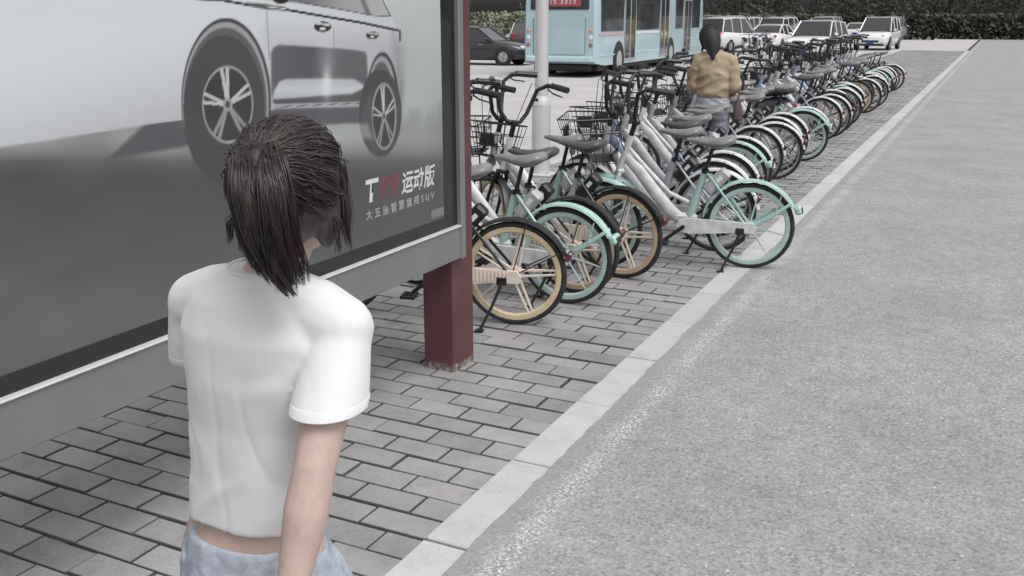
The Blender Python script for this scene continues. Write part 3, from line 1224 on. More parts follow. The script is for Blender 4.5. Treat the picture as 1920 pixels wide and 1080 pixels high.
    if style == 'blade':
        arc_sheet(m, 0, .325, R(172), R(27), .036, taper=.15)
    else:
        arc_sheet(m, 0, .322, R(178), R(22) if style == 'twin' else R(8), .031, taper=.1)
    # the arc runs from the seat tube (front, +X) over the top to the rear: mirror so the open side is behind
    for i, v in enumerate(m.v):
        m.v[i] = Vector((v[0], v[1], v[2]))
    m.v = [Vector((-v[0], v[1], v[2])) for v in m.v]
    rg = m.build('rear_mudguard', K['fender'], t)
    m = MB()
    a = R(152) if style != 'blade' else R(146)
    tip = V((cos(a) * .325, 0, .30 + sin(a) * .325))
    if style == 'blade':
        for sy in (-1, 1):
            m.tube([V((0, sy * .060, .30)), V((-.10, sy * .062, .36)), V((-.20, sy * .050, .43)), tip + V((0, sy * .032, 0))], [.016, .015, .012, .010], 8, flat=.55)
            m.tube([V((-.17, sy * .056, .41)), V((-.20, sy * .045, .53))], [.009, .006], 6, flat=.6)
        m.box(V((-.315, 0, .435)), (.045, .10, .055), rot=Matrix.Rotation(R(18), 3, 'Y'), bev=.012)
    else:
        for sy in (-1, 1):
            m.tube([V((0, sy * .060, .30)), tip + V((0, sy * .030, 0))], .0035, 6)
            tp2 = V((cos(R(105)) * .322, sy * .030, .30 + sin(R(105)) * .322))
            m.tube([V((0, sy * .060, .30)), tp2], .0035, 6)
    m.build('mudguard_stay', K['fender'] if style == 'blade' else BLKM, rg)
    m = MB()
    if style == 'blade':
        m.box(V((-.337, 0, .432)), (.012, .072, .036), rot=Matrix.Rotation(R(18), 3, 'Y'), bev=.004)
    else:
        m.box(V((-.312, 0, .418)), (.03, .065, .058), rot=Matrix.Rotation(R(-30), 3, 'Y'), bev=.008)
    m.build('tail_light', REDR if style != 'blade' else BLK, t)
    m = MB()
    arc_sheet(m, WB, .322, R(165), R(62), .031)
    o = m.build('front_mudguard', K['fender'], t)
    place(o, steer)
    # ---- lock box above the front of the rear wheel
    m = MB()
    rt_ = Matrix.Rotation(R(47), 3, 'Y')
    m.box((.235, 0, .60), (.20, .075, .085), rot=rt_, bev=.014)
    lk = m.build('lock_box', K['lock'], t, smooth=False)
    m = MB()
    m.box(V((.235, 0, .60)) + rt_ @ V((-.02, 0, .0435)), (.05, .045, .002), rot=rt_)
    m.box(V((.235, 0, .60)) + rt_ @ V((-.03, -.0385, .0)), (.045, .002, .026), rot=rt_)
    m.box(V((.235, 0, .60)) + rt_ @ V((-.03, .0385, .0)), (.045, .002, .026), rot=rt_)
    m.build('sticker', LABELM, lk, smooth=False)
    m = MB()
    for sy in (-1, 1):
        m.tube([V((.30, sy * .028, .66)), V((.17, sy * .045, .50)), V((.03, sy * .062, .33))], [.010, .009, .009], 6)
    m.build('seat_stay', K['tube2'] if style != 'twin' else BLKM, t)
    # ---- chain case on both sides, cranks, pedals
    m = MB()
    poly = [(-.045, .265), (-.055, .30), (-.035, .335), (.10, .338), (.42, .345), (.475, .325), (.49, .285), (.46, .245), (.40, .235), (.10, .262)]
    for sy in (1,):
        m.prism(poly, .060, .078)
        if style == 'twin':
            for k in range(11):
                m.box((.02 + k * .022, .080, .300), (.009, .005, .058), bev=.001)
    m.build('chain_case', K['guard'], t, smooth=False)
    m = MB()
    an = R(-38)
    cr = V((cos(an), 0, sin(an))) * .165
    ck = None
    for sy, sg in ((1, 1), (-1, -1)):
        m.tube([BB + V((0, sy * .095, 0)), BB + V((0, sy * .105, 0)) + cr * sg], [.014, .011], 8, flat=.6)
    m.tube([BB + V((0, -.102, 0)), BB + V((0, .102, 0))], .013, 8)
    ck = m.build('crank', BLKM, t)
    for sy, sg in ((1, 1), (-1, -1)):
        m = MB()
        pc = BB + V((0, sy * .155, 0)) + cr * sg
        m.tube([pc - V((0, sy * .05, 0)), pc + V((0, sy * .04, 0))], .006, 6)
        for dx in (-.035, .035):
            m.box(pc + V((dx, 0, 0)), (.014, .09, .022), bev=.003)
        for dy in (-.04, 0, .04):
            m.box(pc + V((0, dy, 0)), (.07, .010, .018), bev=.002)
        m.build('pedal', BLK, ck)
    # ---- kickstand
    m = MB()
    m.box((.055, .075, .275), (.06, .02, .05), bev=.006)
    m.tube([(.05, .082, .27), (.10, .125, .14), (.155, .175, .022)], [.013, .010, .009], 8, flat=.7)
    m.box((.16, .180, .012), (.05, .03, .016), rot=Matrix.Rotation(R(10), 3, 'Y'), bev=.004)
    m.build('kickstand', BLKM, t)
    return t


def az_rot(az):
    """heading az degrees clockwise from the street direction -> z rotation of a thing built nose along +X"""
    return R(90 - az)


BIKEPROTO = {}
BIKEUSED = set()


def put_bike(kind, steer, pix, az, label, xy=None, group='shared bicycles parked in a row on the paved strip', lean=-3.0):
    key = (kind, steer)
    if key not in BIKEPROTO:
        BIKEPROTO[key] = make_bike(kind, R(steer))
        o = BIKEPROTO[key]
    else:
        o = copy_tree(BIKEPROTO[key])
    x, y = xy if xy else gp(*pix)
    o.location = (x, y, 0.001)
    o.rotation_euler = (R(lean), 0, az_rot(az))
    o.scale = (1.07, 1.07, 1.07)
    tag(o, label, 'bicycle', group)
    return o

# the near bicycles, by the place where the rear tyre stands
put_bike('yellow', 20, (965, 607), -103, 'shared bicycle with cream yellow rim and ribbed chain case, nearest to the maroon billboard post')
put_bike('mint', -25, (1060, 568), -91, 'white and mint bicycle between the cream rimmed and tan rimmed bicycles beside the billboard post')
put_bike('tan', 10, (1078, 549), -88, 'black mudguard bicycle with tan rim, directly behind the mint bicycle near the billboard')
put_bike('tan', -35, (1163, 520), -84, 'tan rimmed bicycle with black mudguard standing alone left of the bicycle on the kerb')
put_bike('mint', 15, (1130, 498), -84, 'pale mint mudguard bicycle mostly hidden behind the tan rimmed bicycle in the middle')
put_bike('mint', 25, (1400, 502), -97, 'white bicycle with mint rear wheel and mudguard whose rear tyre stands on the kerb')
put_bike('white', 10, (1338, 470), -90, 'white mudguard bicycle directly behind the mint bicycle on the kerb')
put_bike('blue', -20, (1336, 443), -88, 'pale blue framed bicycle, second behind the mint bicycle on the kerb')
put_bike('white', -30, (1352, 420), -91, 'grey bicycle standing just in front of the second fully seen mint mudguard')
put_bike('mint', -25, (1372, 393), -92, 'bicycle with the farther fully seen mint mudguard, just in front of the woman in tan')
put_bike('white', 10, (1384, 378), -93, 'white mudguard bicycle next to the far mint one, on the near side of the woman')
ORD = ['first', 'second', 'third', 'fourth', 'fifth', 'sixth', 'seventh', 'eighth', 'ninth', 'tenth', 'eleventh', 'twelfth', 'thirteenth', 'fourteenth',
       'fifteenth', 'sixteenth', 'seventeenth', 'eighteenth', 'nineteenth', 'twentieth', 'twenty-first', 'twenty-second', 'twenty-third', 'twenty-fourth',
       'twenty-fifth', 'twenty-sixth', 'twenty-seventh', 'twenty-eighth', 'twenty-ninth', 'thirtieth']
brnd = random.Random(5)
yy = 10.62
for k in range(26):
    kind = ['white', 'white', 'white', 'white', 'mint', 'white', 'blue', 'white', 'tan', 'white', 'white', 'mint', 'blue', 'white', 'tan', 'white'][k % 16]
    st = brnd.choice([10, -20, -30, 10]) if kind == 'white' else {'mint': brnd.choice([15, -25]), 'blue': -20, 'tan': 10}[kind]
    if kind == 'white':
        st = brnd.choice([10, -30, 45])
    if 13.55 < yy < 14.9:
        yy = 15.1
    xx = -2.24 + brnd.uniform(-.12, .12) - (0 if k < 6 else .1)
    nm = {'white': 'white mudguard bicycle', 'mint': 'mint mudguard bicycle', 'blue': 'pale blue bicycle', 'tan': 'tan rimmed bicycle'}[kind]
    put_bike(kind, st, None, -92 + brnd.uniform(-9, 8), f'{nm}, {ORD[k]} in the row beyond the woman in the tan jacket', xy=(xx, yy), lean=brnd.uniform(-6, -1))
    yy += brnd.choice([.44, .50, .56, .62, .80]) if k > 3 else .56

# ================================================================ LAMP POST
def lamp_post(x, y, label):
    LM = mat('lamp_grey', (.56, .55, .565), rough=.45, metal=.15, var=.08, vscale=3, bump=.05, bscale=30)
    t = thing('lamp_post', label, 'lamp post', (x, y, 0))
    m = MB()
    oct_ = lambda r, z: [Vector((cos(2 * pi * (k + .5) / 12) * r, sin(2 * pi * (k + .5) / 12) * r, z)) for k in range(12)]
    m.loft([oct_(.112, .012), oct_(.110, .80), oct_(.108, .865), oct_(.083, .905), oct_(.080, .92)])
    m.build('sleeve', LM, t, smooth=True, angle=40)
    m = MB()
    m.loft([oct_(.080, .88), oct_(.066, 4.0), oct_(.050, 7.5)])
    m.build('pole', LM, t, smooth=True, angle=50)
    m = MB()
    m.box((0, 0, .008), (.34, .34, .016), bev=.004)
    for k in range(4):
        a = pi / 4 + k * pi / 2
        m.tube([(cos(a) * .19, sin(a) * .19, .01), (cos(a) * .19, sin(a) * .19, .045)], .012, 6)
    m.build('base_plate', LM, t, smooth=False)
    m = MB()
    m.tube([(0, 0, 7.3), (-.2, 0, 7.9), (-.9, 0, 8.2), (-1.8, 0, 8.3)], [.045, .042, .036, .03], 8)
    m.build('arm', LM, t)
    m = MB()
    m.box((-2.05, 0, 8.30), (.62, .24, .10), bev=.04)
    m.build('lamp_head', LM, t)
    m = MB()
    for k in range(3):
        a = -1.9 + k * .35
        m.lathe([(0, 0), (.008, 0), (.008, .006), (0, .008)], (0, 0, 0), 'Z', 6)
        for i in range(len(m.v) - 24, len(m.v)):
            v = m.v[i]
            m.v[i] = (cos(a) * .110 + v[0], sin(a) * .110 + v[1], .80 + v[2])
    m.build('bolt', BLKM, t)
    return t


lamp_post(-4.72, 10.35, 'grey tapered street lamp post with a thicker sleeved foot, between the bicycles and the bus')

# ================================================================ VEHICLES
GLASSM = mat('car_glass', (.018, .020, .022), rough=.06, spec=.8, coat=.6)
TYRE2 = mat('car_tyre', (.020, .020, .021), rough=.8)
ALLOY = mat('alloy_rim', (.42, .42, .43), rough=.3, metal=.7)
LAMPW = mat('headlamp_glass', (.66, .66, .66), rough=.1, coat=.6)
LAMPR = mat('tail_lamp_glass', (.30, .025, .03), rough=.15, coat=.5)
TRIM = mat('dark_trim', (.018, .018, .019), rough=.55)
PLATEM = mat('number_plate', (.03, .07, .28), rough=.5)


def car_wheel(parent, x, y, r, w, side):
    m = MB()
    m.lathe([(r * .62, -w / 2), (r * .92, -w / 2), (r, -w * .35), (r, w * .35), (r * .92, w / 2), (r * .62, w / 2)], (x, y, r), 'Y', 22, closed=True)
    wh = m.build('wheel', TYRE2, parent)
    m = MB()
    yo = y + side * w * .38
    m.lathe([(0, -.01), (r * .64, -.01), (r * .66, .012), (r * .60, .014), (r * .56, -.004), (0, -.004)], (x, yo, r), 'Y', 20)
    for k in range(5):
        a = 2 * pi * k / 5
        m.tube([(x, yo + side * .012, r), (x + cos(a) * r * .6, yo + side * .010, r + sin(a) * r * .6)], [r * .12, r * .07], 6, flat=.3)
    m.build('rim', ALLOY, wh)


def make_car(name, paint, L=4.6, W=1.82, H=1.48, style='sedan', roof_rack=False):
    """nose along +X, origin on the ground under the middle"""
    t = thing(name, 'x', 'car')
    hl, hw = L / 2, W / 2
    # stations: x, bottom z, shoulder z, shoulder half width, bottom half width
    if style == 'sedan':
        st = [(-hl, .42, .86, .72), (-hl + .06, .26, .96, .80), (-hl + .5, .20, 1.00, .90), (-hl + 1.1, .19, .98, hw), (-.3, .19, .94, hw), (hl - 1.5, .19, .92, hw),
              (hl - .8, .20, .86, .89), (hl - .3, .22, .76, .80), (hl - .06, .28, .64, .68), (hl, .36, .56, .60)]
        gh = [(-hl + .42, 1.00, .0), (-hl + 1.25, H - .06, .0), (-.45, H, 0), (.25, H - .03, 0), (hl - 1.35, .92, 0)]
    else:
        st = [(-hl, .50, 1.00, .78), (-hl + .05, .30, 1.10, .86), (-hl + .4, .24, 1.12, hw), (-hl + 1.1, .23, 1.10, hw), (-.2, .23, 1.07, hw), (hl - 1.4, .23, 1.05, hw),
              (hl - .7, .24, 1.00, .90), (hl - .2, .26, .92, .82), (hl - .04, .32, .78, .72), (hl, .42, .66, .66)]
        gh = [(-hl + .10, 1.10, 0), (-hl + .48, H - .08, 0), (-.6, H, 0), (.35, H - .03, 0), (hl - 1.25, 1.04, 0)]
    st = [(x, zb, zt, min(w_ * W / 1.82 if w_ != hw else hw, hw)) for x, zb, zt, w_ in st]
    rings = []
    for x, zb, zt, w_ in st:
        h = zt - zb
        half = [(w_ * .84, zb), (w_ * .95, zb + h * .12), (w_, zb + h * .38), (w_ * 1.0, zb + h * .62), (w_ * .975, zb + h * .86), (w_ * .90, zt - .01), (w_ * .55, zt + .022)]
        ring = [Vector((x, y, z)) for y, z in half] + [Vector((x, -y, z)) for y, z in reversed(half)]
        rings.append(ring)
    m = MB()
    m.loft(rings)
    body = m.build('body', paint, t, angle=50)
    rw = .335 if style == 'sedan' else .365
    wx = (hl - .88, -hl + .92)
    # dark wheel wells, modelled proud rings over recessed discs
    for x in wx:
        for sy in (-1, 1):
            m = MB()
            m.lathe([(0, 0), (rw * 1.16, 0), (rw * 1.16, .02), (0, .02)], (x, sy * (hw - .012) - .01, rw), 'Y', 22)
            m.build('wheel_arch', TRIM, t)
            car_wheel(t, x, sy * (hw - .085), rw, .21, sy)
    # greenhouse: glass volume, roof and pillars in paint
    def gring(x, z, top):
        wz = hw * (.90 - .17 * max(0, (z - gh[0][1]) / (H - gh[0][1])))
        return wz
    pts = gh
    m = MB()
    lo_z = [1.0 if style != 'sedan' else .9] * len(pts)
    rr = []
    for i, (x, z, _) in enumerate(pts):
        wt = gring(x, z, 1)
        zb = (.96 if style == 'sedan' else 1.06) - .06
        wb = hw * .93
        if i in (0, len(pts) - 1):
            z = zb + .06
            wt = wb * .96
        rr.append([Vector((x, -wb, zb)), Vector((x, wb, zb)), Vector((x, wt, z)), Vector((x, -wt, z))])
    m.loft(rr)
    m.build('window_glass', GLASSM, t, smooth=False)
    m = MB()
    ro = []
    for i, (x, z, _) in enumerate(pts[1:-1]):
        wt = gring(x, z, 1) + .012
        ro.append([Vector((x, -wt, z - .05)), Vector((x, -wt, z + .004)), Vector((x, -wt * .8, z + .035)), Vector((x, wt * .8, z + .035)), Vector((x, wt, z + .004)), Vector((x, wt, z - .05))])
    m.loft(ro)
    ff = [Vector(p_[:1] + (0, p_[1])) for p_ in pts]
    for sy in (-1, 1):
        # A and C pillars plus two between the doors
        for (a_, b_) in ((0, 1), (4, 3)):
            xa, za = pts[a_][0], (.96 if style == 'sedan' else 1.06)
            xb, zb_ = pts[b_][0], pts[b_][1]
            m.tube([(xa, sy * hw * .905, za), (xb, sy * (gring(xb, zb_, 1) + .004), zb_)], .042, 6, flat=.8)
        for xx in (-hl + (1.35 if style == 'sedan' else 1.25), .0 - .15):
            m.tube([(xx + .02, sy * hw * .935, .90), (xx - .02, sy * (gring(xx, H, 1) + .006), H - .03)], .030, 6)
    m.build('roof', paint, t, angle=40)
    # lamps, bumpers, grille, doors, mirrors
    zt = .70 if style == 'sedan' else .84
    for sy in (-1, 1):
        m = MB()
        m.box((hl - .17, sy * .60 * W / 1.82, zt), (.20, .30, .13), rot=Matrix.Rotation(sy * -.5, 3, 'Z'), bev=.04)
        m.build('headlight', LAMPW, t)
        m = MB()
        m.box((-hl + .08, sy * .66 * W / 1.82, zt + .14), (.14, .26, .15 if style == 'sedan' else .26), rot=Matrix.Rotation(sy * .35, 3, 'Z'), bev=.03)
        m.build('tail_light', LAMPR, t)
        m = MB()
        m.box((hl - 1.58, sy * (hw + .08), zt + .30), (.11, .18, .13), bev=.04)
        m.build('wing_mirror', paint, t)
        for xx in (-.55, .45):
            m = MB()
            m.box((xx, sy * (hw + .004), zt + .10), (.17, .02, .03), bev=.008)
            m.build('door_handle', ALLOY, t)
    m = MB()
    m.box((hl - .10, 0, .52), (.22, W * .52, .20), bev=.05)
    m.build('grille', TRIM, t)
    m = MB()
    m.box((-hl + .06, 0, .40), (.20, W * .84, .20), bev=.06)
    m.build('rear_bumper', TRIM if style != 'sedan' else paint, t)
    m = MB()
    m.box((hl - .10, 0, .33), (.26, W * .78, .14), bev=.05)
    m.build('front_bumper', TRIM, t)
    m = MB()
    m.box((hl + .012, 0, .44), (.016, .42, .12), bev=.003)
    m.build('number_plate', PLATEM, t)
    m = MB()
    m.box((-hl - .030, 0, .72), (.016, .42, .12), bev=.003)
    m.build('number_plate', PLATEM, t)
    if roof_rack:
        for sy in (-1, 1):
            m = MB()
            m.tube([(-hl + .75, sy * hw * .68, H + .0), (-hl + .85, sy * hw * .68, H + .075), (.3, sy * hw * .68, H + .075), (.42, sy * hw * .68, H + .0)], .018, 6)
            m.build('roof_rail', ALLOY, t)
    return t


def put_car(o, x, y, az, label, group=None):
    o.location = (x, y, -.070)
    o.rotation_euler = (0, 0, az_rot(az))
    tag(o, label, 'car', group)
    return o


def paint(name, c):
    return mat(name, c, rough=.28, coat=.7, var=.06, vscale=2)


CARG = 'cars on the road beyond the bicycles'
P_BLACK = paint('car_paint_black', (.018, .019, .022))
P_WHITE = paint('car_paint_white', (.66, .66, .67))
P_MAR = paint('car_paint_maroon', (.060, .035, .042))
P_SILV = paint('car_paint_silver', (.38, .38, .39))
x, y = gp(944, 120)
put_car(make_car('parked_car', P_BLACK, 4.6, 1.82, 1.48, 'sedan'), x - 1.6, y + .9, 84, 'black saloon car to the left of the blue bus, nose pointing right', CARG)
x, y = gp(968, 104)
put_car(make_car('parked_car', P_MAR, 4.7, 1.88, 1.68, 'suv', True), x - .3, y + 2.6, -18, 'dark maroon sport utility car half hidden behind the rear of the blue bus', CARG)
x, y = gp(1368, 98)
suv = make_car('parked_car', P_WHITE, 4.9, 1.95, 1.86, 'suv', True)
put_car(suv, x - .7, y + 2.4, 14, 'large white sport utility car behind the head of the woman in the tan jacket', CARG)
put_car(copy_tree(suv), -13.2, 68, 10, 'smaller looking white car just beyond the large white sport utility car', CARG)
van = make_car('parked_car', P_SILV, 4.8, 1.9, 1.9, 'suv')
put_car(van, -10.9, 72, 4, 'silver minivan far down the road between the white cars', CARG)
x, y = gp(1500, 112)
put_car(make_car('parked_car', P_WHITE, 4.6, 1.86, 1.72, 'suv'), x + .3, y + 2.2, 186, 'white car facing the camera at the right end of the road traffic', CARG)
sed = make_car('parked_car', P_WHITE, 4.6, 1.82, 1.46, 'sedan')
put_car(sed, -17.5, 84, 12, 'white saloon car far off below the dark trees', CARG)
put_car(copy_tree(sed), -22.8, 50.5, 70, 'white saloon car beyond the hedge at the left of the bus', CARG)
put_car(copy_tree(van), -8.3, 90, 3, 'silver minivan farthest down the road under the dark trees', CARG)


def make_bus():
    BW = mat('bus_blue', (.37, .495, .535), rough=.35, coat=.4, var=.07, vscale=1.6)
    BWD = mat('bus_blue_pale', (.44, .60, .63), rough=.4, coat=.3, var=.10, vscale=5)
    GREYB = mat('bus_grey_frame', (.30, .30, .31), rough=.5)
    GL = mat('bus_glass', (.05, .055, .06), rough=.08, spec=.7, coat=.5, var=.6, vscale=1.4)
    t = thing('city_bus', 'pale blue city bus seen from behind, with a red destination sign and dark side windows', 'bus')
    # nose +X; rear face at x=0; y from -1.25 (right side, towards the bicycles) to 1.25
    L, hw = 14.8, 1.25
    z0, z1 = .36, 3.05
    def prof(x, k=1.0, ztop=z1, zb=z0):
        w_ = hw * k
        return [Vector((x, -w_, zb)), Vector((x, -w_, 1.25)), Vector((x, -w_ * .985, 2.2)), Vector((x, -w_ * .955, ztop - .22)), Vector((x, -w_ * .86, ztop - .05)), Vector((x, -w_ * .5, ztop)),
                Vector((x, w_ * .5, ztop)), Vector((x, w_ * .86, ztop - .05)), Vector((x, w_ * .955, ztop - .22)), Vector((x, w_ * .985, 2.2)), Vector((x, w_, 1.25)), Vector((x, w_, zb))]
    m = MB()
    m.loft([prof(0, .93, z1 - .12, .52), prof(.06, .965, z1 - .04, .46), prof(.20, 1.0, z1, .43), prof(.9, 1, z1, .36), prof(L - .3, 1, z1, .30), prof(L - .08, .97, z1 - .05, .34), prof(L, .93, z1 - .15, .42)])
    m.build('body', BW, t, angle=35)
    # underside, dark
    m = MB()
    m.box((L / 2 + .1, 0, .27), (L - 1.0, hw * 2 - .30, .16))
    m.box((.9, 0, .30), (1.3, 1.9, .24), bev=.05)
    m.build('underbody', TRIM, t, smooth=False)
    # ---- rear face
    m = MB()
    m.box((-.008, 0, 1.28), (.035, 1.72, 1.12), bev=.012)
    eg = m.build('engine_door', BW, t, smooth=False)
    m = MB()
    for zz in (.74, 1.83):
        m.box((-.012, 0, zz), (.02, 1.76, .014))
    for yy_ in (-.88, .88):
        m.box((-.012, yy_, 1.285), (.02, .014, 1.08))
    m.build('panel_gap', mat('panel_shadow_gap', (.16, .24, .26), rough=.6), eg, smooth=False)
    m = MB()
    m.box((-.02, 0, .575), (.06, 2.28, .16), bev=.02)
    m.box((-.012, 0, .665), (.04, 2.32, .022), bev=.004)
    m.build('rear_bumper', BWD, t, smooth=False)
    m = MB()
    m.box((-.0, 0, 2.42), (.05, 1.98, .66), bev=.06)
    rwn = m.build('rear_window', GL, t, smooth=False)
    m = MB()
    m.box((-.026, 0, 2.34), (.03, 1.46, .30), bev=.03)
    sg = m.build('destination_sign', mat('sign_red', (.33, .075, .085), rough=.35, var=.2, vscale=3), t, smooth=False)
    # pale blurred characters of the destination sign: two groups of four
    r_ = random.Random(2)
    m = MB()
    for gi, g0 in enumerate((.54, -.10)):
        for k in range(4):
            yc = g0 - k * .135
            for i in range(4):
                m.box((-.044, yc + r_.uniform(-.012, .012), 2.34 + (i - 1.5) * .042), (.006, r_.uniform(.045, .10), .018))
            for i in range(2):
                m.box((-.0445, yc + r_.uniform(-.035, .035), 2.34 + r_.uniform(-.02, .02)), (.006, .018, r_.uniform(.07, .14)))
    m.build('sign_characters', mat('sign_pale', (.62, .52, .52), rough=.5), sg, smooth=False)
    for sy in (-1, 1):
        for k, zz in enumerate((1.02, 1.24, 1.46)):
            m = MB()
            m.lathe([(0, -.03), (.062, -.03), (.070, 0), (.055, .008), (0, .012)], (0, 0, 0), 'X', 14)
            m.v = [(-.012 - v[0], v[1] + sy * 1.065, v[2] + zz) for v in m.v]
            m.build('tail_light', [mat('bus_lamp_red', (.34, .12, .13), rough=.2), LAMPW, mat('bus_lamp_amber', (.50, .33, .24), rough=.2)][k], t)
    # ---- right side (y = -hw)
    def side(nm, x0, x1, za, zb, mt_, proud=.010, par=None, bev=.0, sy=-1):
        m = MB()
        zc = (za + zb) / 2
        m.box(((x0 + x1) / 2, sy * (hw * (.993 if zc > 1.6 else 1.0) + proud / 2 - .004), zc), (x1 - x0, .02 + proud, zb - za), bev=bev)
        return m.build(nm, mt_, par or t, smooth=False)
    for sy in (-1, 1):
        wins = [(.45, 1.55), (1.62, 2.78), (4.32, 5.4), (5.46, 6.55), (6.62, 7.3)] if sy == -1 else [(.45, 1.9), (2.0, 3.5), (3.6, 5.1), (5.2, 6.7), (6.8, 8.3), (8.4, 9.9)]
        for (a, b) in wins:
            wd_ = side('window', a, b, 1.42, 2.62, GL, .012, bev=.01, sy=sy)
            m = MB()
            for xx in (a + .02, b - .02, (a + b) / 2):
                m.box((xx, sy * (hw * .993 + .012), 2.02), (.035 if xx != (a + b) / 2 else .022, .014, 1.20))
            m.box(((a + b) / 2, sy * (hw * .993 + .012), 2.30), (b - a, .012, .022))
            m.build('window_frame', TRIM, wd_, smooth=False)
    # pairs of folding doors with tall glass leaves
    for (a, b) in ((2.92, 4.18), (7.42, 8.66)):
        d = side('door', a, b, .42, 2.66, GREYB, .014)
        for k in range(2):
            xa = a + .05 + k * (b - a) / 2
            xb = a - .05 + (k + 1) * (b - a) / 2
            m = MB()
            m.box(((xa + xb) / 2, -(hw + .020), 1.52), (xb - xa - .02, .012, 2.02), bev=.01)
            m.build('door_glass', GL, d, smooth=False)
            m = MB()
            m.tube([(xb - .06, -(hw + .05), .9), (xb - .06, -(hw + .05), 1.9)], .016, 6)
            m.build('door_handle', mat('bus_rail_yellow', (.50, .44, .22), rough=.4), d)
    # front end panel
    side('window', 9.75, 10.9, 1.42, 2.62, GL, .012, bev=.01)
    side('window', 12.5, 13.9, 1.42, 2.62, GL, .012, bev=.01)
    d = side('door', 11.1, 12.3, .42, 2.66, GREYB, .014)
    m = MB()
    for xa in (11.16, 11.74):
        m.box((xa + .25, -(hw + .020), 1.52), (.50, .012, 2.02), bev=.01)
    m.build('door_glass', GL, d, smooth=False)
    side('skirt_line', .3, 2.84, .66, .70, BWD, .008)
    side('skirt_line', 4.25, 7.36, .66, .70, BWD, .008)
    side('waist_band', .25, 2.84, 1.30, 1.385, mat('bus_band_reflection', (.50, .33, .36), rough=.4), .006)  # pinkish window reflection painted on as this band's colour
    side('waist_band', 4.25, 7.36, 1.30, 1.385, mat('bus_band_white', (.62, .64, .66), rough=.4), .006)
    # wheels
    for x in (2.30, 8.98 - .35):
        pass
    for x in (2.32, 8.35 + .72):
        for sy in (-1, 1):
            m = MB()
            m.lathe([(0, 0), (.60, 0), (.60, .03), (0, .03)], (x, sy * (hw - .005) - .015, .50), 'Y', 26)
            m.build('wheel_arch', TRIM, t)
            m = MB()
            r, w_ = .49, .28
            y = sy * (hw - .10)
            m.lathe([(r * .62, -w_ / 2), (r * .93, -w_ / 2), (r, -w_ * .36), (r, w_ * .36), (r * .93, w_ / 2), (r * .62, w_ / 2)], (x, y, r), 'Y', 26, closed=True)
            wh = m.build('wheel', TYRE2, t)
            m = MB()
            yo = y + sy * .12
            m.lathe([(0, -.015), (r * .66, -.015), (r * .68, .015), (r * .6, .016), (r * .45, -.02), (r * .28, .0), (r * .25, .03), (0, .03)], (x, yo, r), 'Y', 22)
            m.build('rim', mat('bus_rim', (.46, .46, .46), rough=.4, metal=.4), wh)
    # front
    m = MB()
    m.box((L - .01, 0, 1.95), (.06, 2.16, 1.35), bev=.08)
    m.build('windscreen', GL, t, smooth=False)
    m = MB()
    m.tube([(L - .3, -hw * .95, 2.7), (L + .15, -hw - .12, 2.72), (L + .2, -hw - .2, 2.5)], .02, 6)
    m.box((L + .2, -hw - .22, 2.32), (.06, .20, .40), bev=.03)
    m.build('wing_mirror', TRIM, t)
    m = MB()
    m.box((4.6, 0, z1 + .10), (3.2, 1.7, .22), bev=.06)
    m.build('roof_unit', BWD, t, smooth=False)
    return t


bus = make_bus()
x, y = gp(985, 128)
bus.location = (-12.62, 29.0, -.070)
bus.rotation_euler = (0, 0, az_rot(-2.5))

# ================================================================ PEOPLE
SKIN = mat('skin', (.49, .365, .32), rough=.5, var=.12, vscale=22, bump=.03, bscale=300)
SKIN.node_tree.nodes['Principled BSDF'].inputs['Subsurface Weight'].default_value = .12
SKIN.node_tree.nodes['Principled BSDF'].inputs['Subsurface Radius'].default_value = (.012, .005, .003)


def ring(cx, cy, z, rx, ry, n=28, p=2.3, rot=0.0):
    out = []
    for k in range(n):
        a = 2 * pi * k / n
        c, s = cos(a), sin(a)
        x = rx * (abs(c) ** (2 / p)) * (1 if c > 0 else -1)
        y = ry * (abs(s) ** (2 / p)) * (1 if s > 0 else -1)
        out.append(Vector((cx + x * cos(rot) - y * sin(rot), cy + x * sin(rot) + y * cos(rot), z)))
    return out


def limb(m, pts, rs, n=14):
    m.tube(pts, rs, n)
    for p, r in zip(pts, rs):
        m.ball(p, r * .995, 12, 8)


def hand(m, wrist, d, palm_n, side, curl=.35, s=1.0):
    """wrist point, pointing direction, palm normal; side +1: thumb towards cross(d, palm_n)"""
    d = Vector(d).normalized()
    n = Vector(palm_n)
    n = (n - d * n.dot(d)).normalized()
    a = d.cross(n).normalized() * side           # towards the thumb
    w_ = Vector(wrist)
    for k in range(4):
        off = a * (.028 - .0185 * k) * s
        m.tube([w_ + off * .55, w_ + off * .9 + d * .045 * s, w_ + off + d * .085 * s], [.013 * s, .0125 * s, .0105 * s], 8)
        m.ball(w_ + off + d * .085 * s, .0108 * s, 8, 6)
    m.ball(w_ + d * .045 * s, (.028 * s, .028 * s, .034 * s), 10, 8)
    lens = (.070, .078, .072, .056)
    for k, L in enumerate(lens):
        p = w_ + a * (.028 - .0185 * k) * s + d * .085 * s
        dd = (d + a * (.10 - .07 * k)).normalized()
        pts, rs = [p], [.0092 * s]
        ang = curl * (.6 + .12 * k)
        for j, fr in enumerate((.45, .30, .25)):
            dd = (dd + n * ang).normalized()
            p = p + dd * L * fr * s
            pts.append(p)
            rs.append((.0088, .0080, .0066)[j] * s)
        m.tube(pts, rs, 8)
        m.ball(pts[-1], rs[-1], 8, 6)
    p = w_ + a * .022 * s + d * .018 * s
    q1 = p + (a * .8 + d * .8 + n * .35).normalized() * .040 * s
    q2 = q1 + (a * .15 + d * 1.0 + n * .45).normalized() * .030 * s
    q3 = q2 + (d * 1.0 + n * .6 - a * .1).normalized() * .022 * s
    m.tube([p, q1, q2, q3], [.015 * s, .0115 * s, .0098 * s, .0075 * s], 8)
    m.ball(q3, .0075 * s, 8, 6)


